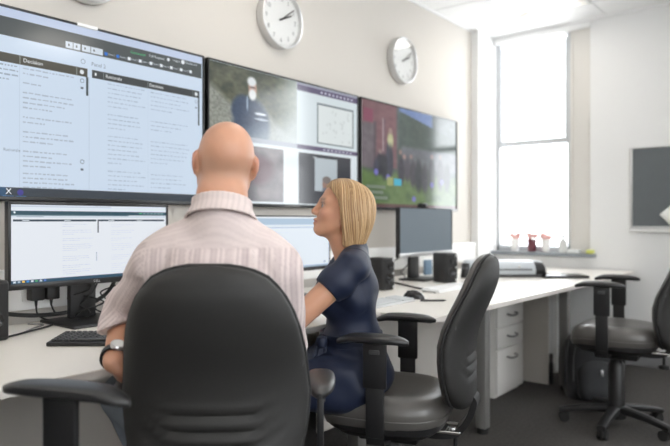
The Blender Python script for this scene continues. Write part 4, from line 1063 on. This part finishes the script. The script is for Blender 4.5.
hand_ops(body, (-.551, 1.566, .780), (.02, .75, -.70), (.55, .80, .1), 1.05, 1, .95)
hand_ops(body, RWR, (-.75, .62, -.08), (0, 0, -1), .22, -1, .98)
LHIP, LKN, LAN = (-.385, 1.62, .575), (-.655, 1.94, .60), (-.46, 2.02, .10)
RHIP, RKN, RAN = (-.185, 1.62, .565), (-.20, 2.05, .575), (-.22, 2.10, .10)
for h_, k_, a_ in ((LHIP, LKN, LAN), (RHIP, RKN, RAN)):
    body.add(cone(h_, k_, .080, .054), .04); body.add(cone(k_, a_, .050, .036), .02); body.add(cone((a_[0], a_[1]-.03, .045), (a_[0]+.01, a_[1]+.13, .035), .038, .030), .03)
body.inter(plane((0, 0, -1), -.004), .004)
SK_M = (.58, .305, .20)
def man_colour(v):
    c = np.tile(np.array(SK_M, np.float32), (len(v), 1)); q = ((v-np.array(HM_o)) @ HM_R)/HM_s; hd = v[:, 2] > 1.17
    ch = head_colour(c.copy(), q, True, SK_M); c[hd] = ch[hd]
    hand = (v[:, 2] < .76) & (v[:, 0] < -.48) & (v[:, 1] < 1.58); c[hand] = c[hand]*np.array([.98, .86, .86]); return c
bo = sdf_obj('body', body, (-.80, 1.38, -.01), (.06, 2.30, 1.41), .0062, M_skin, man, MO, man_colour)
eyes(man, MO, HM_o, HM_R, HM_s, ('grey', (.10, .14, .16)))
# shirt
def wave(p, f, ph): return np.sin(p @ A3(*f) + ph)
shirt = Sdf(); man_torso(shirt, .006)
slv = Sdf().add(cone(LSH, (-.594, 1.775, .872), .064, .060), .03).add(cone((-.594, 1.775, .866), (-.570, 1.62, .785), .062, .058), .04).inter(plane((.30, -.20, -1), -.2*1.62-.30*.575-.790), .004)
shirt.add(slv, .03)
shirt.add(cone(RSH, REL, .062, .056), .03); shirt.add(cone(REL, (-.17, 1.80, .79), .054, .05), .02)
shirt.add(cone((-.287, 1.580, 1.125), (-.287, 1.590, 1.180), .076, .070), .03)
shirt.inter(moved(plane((0, .34, 1), 0), (-.287, 1.59, 1.190)), .004)
shirt.inter(plane((0, 0, -1), -.545), .02)
def folds(p):
    x, y, z = p[:, 0], p[:, 1], p[:, 2]
    d = .0028*np.sin(34*x+9*z+2*np.sin(6*z))*np.exp(-((z-.98)/.10)**2)
    d += .0045*np.exp(-((x+.418-.25*(z-1.0))/.012)**2)*np.exp(-((z-1.0)/.075)**2) + .0045*np.exp(-((x+.160+.25*(z-1.0))/.012)**2)*np.exp(-((z-1.0)/.075)**2)
    d -= .0050*np.exp(-((x+.395-.28*(z-1.0))/.014)**2)*np.exp(-((z-1.0)/.075)**2) + .0050*np.exp(-((x+.182+.28*(z-1.0))/.014)**2)*np.exp(-((z-1.0)/.075)**2)
    a = (z < 1.0) & (x < -.47); d += np.where(a, .0035*np.sin(55*z+30*x+20*y), 0)
    d += .0016*np.sin(18*x-40*z+10*y)
    d += .0022*np.exp(-((z-1.070)/.004)**2)*((y < 1.6) & (x > -.44) & (x < -.13))           # yoke seam
    d -= .0022*((np.abs(x+.287) < .017) & (y > 1.62) & (z < 1.16))                              # button placket
    return d.astype(np.float32)
shirt.disp(folds)
SH0, SH1 = np.array(srgb(212, 198, 195)), np.array(srgb(162, 144, 146))
def shirt_colour(v):
    x, y, z = v[:, 0], v[:, 1], v[:, 2]
    ax = np.array(LEL)-np.array(LSH); ax /= np.linalg.norm(ax)
    r = v-np.array(LSH); t = r @ ax; pr = r-t[:, None]*ax; side = np.cross(ax, [0, 1, 0]); side /= np.linalg.norm(side)
    arm = sstep(-x, .455, .475)
    u = np.where(arm > .5, np.arctan2(pr @ side, pr[:, 1])*.055, x + .25*np.maximum(0, y-1.62))
    yoke = (z > 1.071) & (arm < .5); u = np.where(yoke, y*.9+z*.6, u)
    s = .5+.5*np.sin(u*2*PI/.0125); s = np.clip((s-.55)/.3, 0, 1); s2 = np.clip((np.sin(u*2*PI/.0375)-.6)/.3, 0, 1)
    k = np.clip(.50*s+.35*s2, 0, 1); k = np.where(yoke, k*.35, k)
    return SH0*(1-k[:, None])+SH1*k[:, None]
M_shirt = attr_mat('shirt_cotton', rough=.85, spec=.15, sheen=.1, bump=.12, bscale=420)
sh = sdf_obj('shirt', shirt, (-.74, 1.38, .53), (.04, 1.90, 1.25), .0056, M_shirt, man, MO, shirt_colour, 'pale pink finely striped cotton shirt')
col = Sdf(); 
Rc = rotm(math.radians(-18), 0, 0)
def collar(p):
    q = (p-A3(-.287, 1.588, 1.168)) @ Rc
    rad = np.sqrt((q[:, 0]/.073)**2+(q[:, 1]/.076)**2)*.0745; notch = np.where(q[:, 1] > 0, .006+.55*np.clip(.022-q[:, 2], 0, .06)-np.abs(q[:, 0]), -1)
    return np.maximum(notch, np.maximum(np.abs(rad-.0745-.016*np.clip(-q[:, 2]/.03, 0, 1.2)) - .0040, np.abs(q[:, 2]+.004)-.026))
sdf_obj('collar', collar, (-.40, 1.46, 1.10), (-.17, 1.71, 1.23), .0034, M_shirt, sh, MO, lambda v: np.tile(SH0, (len(v), 1))*(1-.10*(np.sin(v[:, :1]*2*PI/.0125) > .4)), smooth_it=4)
# buttons down the placket, each laid on the cloth
bt = None
for zz in (1.085, 1.01, .935, .86, .785, .71):
    ys = np.linspace(1.95, 1.60, 200).astype(np.float32); pp = np.stack([np.full(200, -.287, np.float32), ys, np.full(200, zz, np.float32)], 1)
    hit = np.argmax(shirt(pp) < 0); p_ = (-.287-MO[0], float(ys[hit])-MO[1]+.001, zz)
    if bt is None: bt = obj('button', MB().lathe([(.0055, -.0015), (.0058, .0005), (.0045, .0016), (.002, .0010)], n=14, m=Matrix.Rotation(-PI/2, 4, 'X')), M_white, sh); bt.location = p_
    else: share(bt, sh, p_)
# trousers
tro = Sdf(); tro.add(ell((-.285, 1.60, .585), (.186, .15, .095)), .03)
for h_, k_, a_ in ((LHIP, LKN, LAN), (RHIP, RKN, RAN)):
    tro.add(cone(h_, k_, .090, .066), .04); tro.add(cone(k_, (a_[0], a_[1], .075), .062, .052), .02)
tro.inter(plane((0, 0, 1), .69), .01); tro.inter(plane((0, 0, -1), -.06), .004)
tro.disp(lambda p: .002*np.sin(40*p[:, 0]+25*p[:, 1]+30*p[:, 2]))
M_trou = mat('blue_grey_twill', srgb(150, 160, 172), .85, bump=.2, bscale=400, var=.05)
sdf_obj('trousers', tro, (-.80, 1.42, .03), (.02, 2.2, .70), .0085, M_trou, man, MO)
for a_ in (LAN, RAN):
    s_ = Sdf().add(cone((a_[0], a_[1]-.04, .052), (a_[0]+.01, a_[1]+.15, .040), .046, .040), .02); s_.inter(plane((0, 0, -1), -.002), .003); s_.inter(plane((0, 0, 1), .105), .006)
    sdf_obj('shoe', s_, (a_[0]-.08, a_[1]-.12, -.01), (a_[0]+.1, a_[1]+.22, .12), .007, M_black, man, MO)
# watch on the left wrist
wd = np.array(LWR)-np.array(LEL); wd /= np.linalg.norm(wd)
m = Matrix.Translation(Vector(np.array(LWR)-wd*.018-np.array(MO))) @ Vector(wd).to_track_quat('Z', 'Y').to_matrix().to_4x4()
w_ = obj('watch', MB().lathe([(.0335, -.010), (.0365, -.009), (.0365, .009), (.0335, .010), (.031, .009), (.031, -.009)], n=28, m=m), mat('watch_strap', (.012, .012, .012), .5), man, 'black-strapped wrist watch')
dv_ = m.inverted().to_3x3() @ Vector((.35, -.75, .55)); ang = math.atan2(dv_.y, dv_.x)
mw = m @ Matrix.Rotation(ang, 4, 'Z') @ Matrix.Translation((.036, 0, 0)) @ Matrix.Rotation(PI/2, 4, 'Y')
obj('watch_case', MB().lathe([(.012, -.003), (.0185, -.003), (.019, .004), (.0165, .008), (.0155, .007)], n=24, m=mw), M_steel, w_, 'steel watch case')
obj('watch_face', MB().lathe([(.0158, .0066), (.0158, .0071)], n=24, m=mw), M_face, w_)

# ------------------------------------------------------------------ the woman
WO = (.06, 2.30, 0.)
woman = thing('person', 'seated woman with a blonde bob and navy dress, in profile looking up at the screens', 'person', V(WO[0], WO[1], 0), TH, 'people')
hw = head_sdf(False); HW_s = .93
HW_o = (.031, 2.30, 1.177)
# head frame -> view frame: forward (y) points left and a little ahead, tipped up
HW_R = rotm(0, 0, math.radians(93)) @ rotm(math.radians(16), 0, 0)
def wom_torso(S_, g=0.):
    S_.add(ell((.075, 2.30, .585), (.135+g, .168+g, .105+g)), .05)
    S_.add(ell((.062, 2.30, .70), (.100+g, .130+g, .12+g)), .06)
    S_.add(ell((.060, 2.30, .875), (.093+g, .142+g, .13+g)), .05)
    for f in (2.235, 2.375): S_.add(ell((-.012, f, .868), (.060+g, .062+g, .060+g)), .04)
    S_.add(cone((.070, 2.165, .988), (.062, 2.435, .985), .046+g, .046+g), .04)
    S_.add(cone((.072, 2.30, 1.035), (.070, 2.20, .992), .036+g, .040+g), .03); S_.add(cone((.072, 2.30, 1.035), (.066, 2.40, .990), .036+g, .040+g), .03)
WLS, WLE, WLW = (.050, 2.130, .972), (-.150, 2.075, .788), (-.345, 2.20, .770)
WRS, WRE, WRW = (.050, 2.465, .972), (-.090, 2.50, .790), (-.30, 2.36, .772)
wb = Sdf(); wom_torso(wb, -.010)
wb.add(cone((.048, 2.30, 1.01), (.006, 2.30, 1.125), .050, .047), .03)
wb.add(moved(hw, HW_o, HW_R, HW_s), .018)
for a, b, r0, r1 in ((WLS, WLE, .046, .037), (WLE, WLW, .036, .024), (WRS, WRE, .046, .037), (WRE, WRW, .036, .024)): wb.add(cone(a, b, r0, r1), .018)
hand_ops(wb, WLW, (-.85, .35, -.06), (0, 0, -1), .25, 1, .88); hand_ops(wb, WRW, (-.95, -.15, -.06), (0, 0, -1), .22, -1, .88)
for f, kf in ((2.20, 2.19), (2.40, 2.42)):
    wb.add(cone((.05, f, .555), (-.37, kf, .560), .078, .055), .04); wb.add(cone((-.37, kf, .555), (-.34, kf+.01, .10), .050, .034), .02); wb.add(cone((-.31, kf, .05), (-.46, kf, .035), .034, .026), .03)
wb.inter(plane((0, 0, -1), -.004), .004)
SK_W = (.545, .285, .18)
def wom_colour(v):
    c = np.tile(np.array(SK_W, np.float32), (len(v), 1)); q = ((v-np.array(HW_o)) @ HW_R)/HW_s; hd = v[:, 2] > 1.06
    ch = head_colour(c.copy(), q, False, SK_W); c[hd] = ch[hd]; return c
sdf_obj('body', wb, (-.56, 1.98, -.01), (.24, 2.60, 1.31), .0058, M_skin, woman, WO, wom_colour)
eyes(woman, WO, HW_o, HW_R, HW_s, ('brown', (.03, .02, .014)))
# dress
dr = Sdf(); wom_torso(dr, .006)
sd = np.array(WLE)-np.array(WLS); sdn = sd/np.linalg.norm(sd); hem = np.array(WLS)+sd*.44
def sleeve(S, E_, r0, r1, frac):
    a = np.array(S); b = a+(np.array(E_)-a)*(frac+.25); ax = (b-a)/np.linalg.norm(b-a); c_ = cone(tuple(a), tuple(b), r0, r1); cut = float(np.linalg.norm(np.array(E_)-a)*frac)
    return lambda p: np.maximum(c_(p), (p-A3(*a)) @ A3(*ax)-cut)
dr.add(sleeve(WLS, WLE, .060, .058, .40), .02); dr.add(sleeve(WRS, WRE, .060, .058, .40), .02)
for f, kf in ((2.20, 2.19), (2.40, 2.42)): dr.add(cone((.05, f, .555), (-.34, kf, .562), .092, .074), .06)
dr.add(ell((.00, 2.30, .60), (.13, .16, .10)), .06)
dr.sub(moved(ell((0, 0, 0), (.068, .066, .035), rotm(0, math.radians(-24), 0)), (.050, 2.30, 1.052)), .006)
dr.inter(plane((-1, 0, 0), .375), .01)
def dfold(p):
    x, y, z = p[:, 0], p[:, 1], p[:, 2]
    d = .0055*np.sin(60*z+14*y+22*x)*np.exp(-((z-.70)/.06)**2) + .0042*np.sin(38*(z+.9*x)+12*y)*np.exp(-((z-.86)/.10)**2)
    d += .0035*np.sin(52*(z-.5*x)+8*y)*(z < .66) + .0025*np.sin(45*(x+z)+15*y)*(y < 2.17)
    d -= .006*np.exp(-((x-.125)/.018)**2)*np.exp(-((z-.88)/.07)**2)*np.clip((2.30-y)/.05, 0, 1)
    return d.astype(np.float32)
dr.disp(dfold)
M_navy = mat('navy_crepe', (.0075, .0135, .037), .55, spec=.4, bump=.15, bscale=500, sheen=.03, var=.08, vscale=40)
dro = sdf_obj('dress', dr, (-.45, 2.02, .44), (.25, 2.58, 1.08), .0055, M_navy, woman, WO, None, 'navy short-sleeved dress')
# sash with a knot and two hanging ends at the waist
g = MB(); R = []
def sect(a, z, k=.0):
    return (.060+(.102+k)*math.cos(a)-WO[0], 2.30+(.134+k)*math.sin(a)-WO[1], z)
for i in range(49):
    a = 2*PI*i/48; R.append([sect(a, .735+.004*math.sin(3*a), .004), sect(a, .735, .012), sect(a, .715, .014), sect(a, .695, .012), sect(a, .692, .004)])
g.rings(R, False, False); obj('sash', g, M_navy, woman, smooth=60)
g = MB()
for off, L, sw in ((0, .16, .0), (.022, .13, .01)):
    rows = []
    for i in range(10):
        t = i/9; rows.append([(-WO[0]-.052+off*.6-.012*math.sin(2.6*t)-.01*t+.022*(j/4-.5)*(1+.7*t)+sw*t, -WO[1]+2.195-.028*math.sin(1.5*t)-.004*math.cos(j*1.6), .715-L*t-.004*j) for j in range(5)])
    g.sheet(rows)
o = obj('sash_end', g, M_navy, woman, smooth=180); o.modifiers.new('s', 'SOLIDIFY').thickness = .004
o = obj('sash_knot', MB().lathe([(.006, -.022), (.018, -.016), (.021, 0), (.017, .016), (.006, .021)], (-.046-WO[0], 2.188-WO[1], .716), 14), M_navy, woman)
for kf in (2.20, 2.43):
    s_ = Sdf().add(cone((-.295, kf, .045), (-.47, kf, .036), .040, .030), .02).inter(plane((0, 0, -1), -.002), .003).inter(plane((0, 0, 1), .072), .004)
    sdf_obj('shoe', s_, (-.53, kf-.06, -.01), (-.22, kf+.06, .09), .006, M_black, woman, WO)
# hair: bob volume plus overlapping locks laid on it
hs = Sdf()
hs.add(ell((0, -.016, .022), (.0935, .1075, .0985)), .02)
hs.add(ell((0, -.034, -.050), (.0950, .0880, .085)), .05)
hs.add(ell((0, -.036, -.120), (.0850, .0780, .060)), .04)
hs.add(ell((0, .022, .056), (.078, .073, .062)), .025)
BOT = 1.046
def hair_local(p): return hs(p)
hair_core = moved(hair_local, HW_o, HW_R, HW_s)
def front_cut(p):
    q = ((p-A3(*HW_o)) @ HW_R)/HW_s; x, y, z = q[:, 0], q[:, 1], q[:, 2]
    lim = np.interp(z, [-.16, -.09, -.03, .03, .07, .095, .115], [-.038, -.018, .004, .036, .078, .098, .090]) + .016*np.exp(-(x/.02)**2)*(z > .06)
    return (y-lim)*.93
hair = Sdf().add(hair_core).inter(front_cut, .008)
hair.inter(lambda p: BOT-p[:, 2], .006)
HC = [np.array(srgb(*c)) for c in ((172, 138, 98), (188, 156, 115), (152, 119, 82), (204, 174, 134), (136, 104, 70))]
def strand_tone(q):
    phi = np.arctan2(q[:, 0], -q[:, 1]-.0); n1 = vnoise(phi*1.0+3, q[:, 2]*.6+2, 14, 21); n2 = vnoise(phi+3, q[:, 2]*.5+2, 46, 22)
    return np.clip(.55*n1+.5*n2, 0, 1)
def hair_colour(v):
    q = ((v-np.array(HW_o)) @ HW_R)/HW_s; t = strand_tone(q)[:, None]; return HC[2]*(1-t)+HC[3]*t*.75+HC[0]*t*.25
M_hair = attr_mat('blonde_hair', rough=.42, spec=.45, bump=.25, bscale=350)
ho = sdf_obj('hair', hair, (-.12, 2.15, 1.02), (.17, 2.45, 1.31), .0045, M_hair, woman, WO, hair_colour, 'straight blonde bob to the nape', 1)
# locks
g = MB(); cols = []
lr = random.Random(3)
def settle(p, off):
    p = np.array(p, np.float32)
    for _ in range(6):
        if _ in (2, 4): p[1:-1] = .5*p[1:-1]+.25*(p[:-2]+p[2:])
        d = hs(p)-off; e = .002; n = np.stack([hs(p+A3(e, 0, 0)), hs(p+A3(0, e, 0)), hs(p+A3(0, 0, e))], 1)-hs(p)[:, None]; n /= (np.linalg.norm(n, axis=1, keepdims=True)+1e-6); p = p-n*d[:, None]*.9
    return p, n
part = -.018
for k in range(520):
    sgn = 1 if lr.random() < .62 else -1                       # more locks on the side facing the room (its left)
    u = lr.random(); az = -PI*.5 + u*PI                       # from the temple round to the nape
    sx = -sgn
    y0 = .094-.172*u+lr.uniform(-.01, .01)
    start = np.array([part+.004*sx, y0, .12])
    ang = math.radians(4+u*86)                               # 0 = straight sideways at the temple, 90 = nape
    dirx, diry = sx*math.cos(ang*.98), -math.sin(ang)
    n = 15; pts = []
    ex, ey = sx*.088*math.cos(ang*.95), -.030-.095*math.sin(ang)+.014*math.cos(ang)
    end_z = -.165
    for i in range(n):
        t = i/(n-1); a = 1-(1-t)**2.1
        x = start[0]+(ex-start[0])*a; y = start[1]+(ey-start[1])*t**1.15
        z = .118-.285*t**1.4
        pts.append((x, y, z))
    P_, N_ = settle(pts, lr.uniform(.0002, .0022))
    wv = lr.uniform(.0018, .0042); tone = lr.random(); base = HC[lr.choice((0, 0, 1, 1, 2, 3, 4))]
    world = (P_*HW_s) @ HW_R.T + np.array(HW_o)
    cut = BOT + lr.uniform(-.006, .008); keep = world[:, 2] > cut
    fl = front_cut(world.astype(np.float32)) < lr.uniform(-.002, .004)
    m_ = 0
    while m_ < n and keep[m_]: m_ += 1
    ok = fl[:m_]
    i0 = 0
    while i0 < m_ and not ok[i0]: i0 += 1
    i1 = i0
    while i1 < m_ and ok[i1]: i1 += 1
    if i1-i0 < 5: continue
    Pw = world[i0:i1]; Nw = (N_[i0:i1]) @ HW_R.T
    T = np.gradient(Pw, axis=0); T /= np.linalg.norm(T, axis=1, keepdims=True)+1e-9; Bn = np.cross(T, Nw); Bn /= np.linalg.norm(Bn, axis=1, keepdims=True)+1e-9
    M_ = len(Pw); rings = []
    for i in range(M_):
        e = wv*(min(1, .35+i*.35))*(1 if i < M_-2 else (.75 if i == M_-2 else .35))
        rings.append([tuple(Pw[i]+Bn[i]*e*cx+Nw[i]*cz-np.array(WO)) for cx, cz in ((-1, -.002), (-.55, .0004), (0, .0009), (.55, .0004), (1, -.002))])
    o_ = len(g.v); g.sheet(rings)
    cols += [tuple(base*(.85+.3*tone))]*(M_*5)
me = bpy.data.meshes.new('hair_locks'); me.from_pydata(g.v, [], g.f); me.update()
at = me.color_attributes.new('Col', 'FLOAT_COLOR', 'POINT'); at.data.foreach_set('color', np.array([(*c, 1) for c in cols], np.float32).ravel())
lo_ = bounds_obj('hair_locks', me, M_hair, ho, 180); lo_['kind'] = 'stuff'
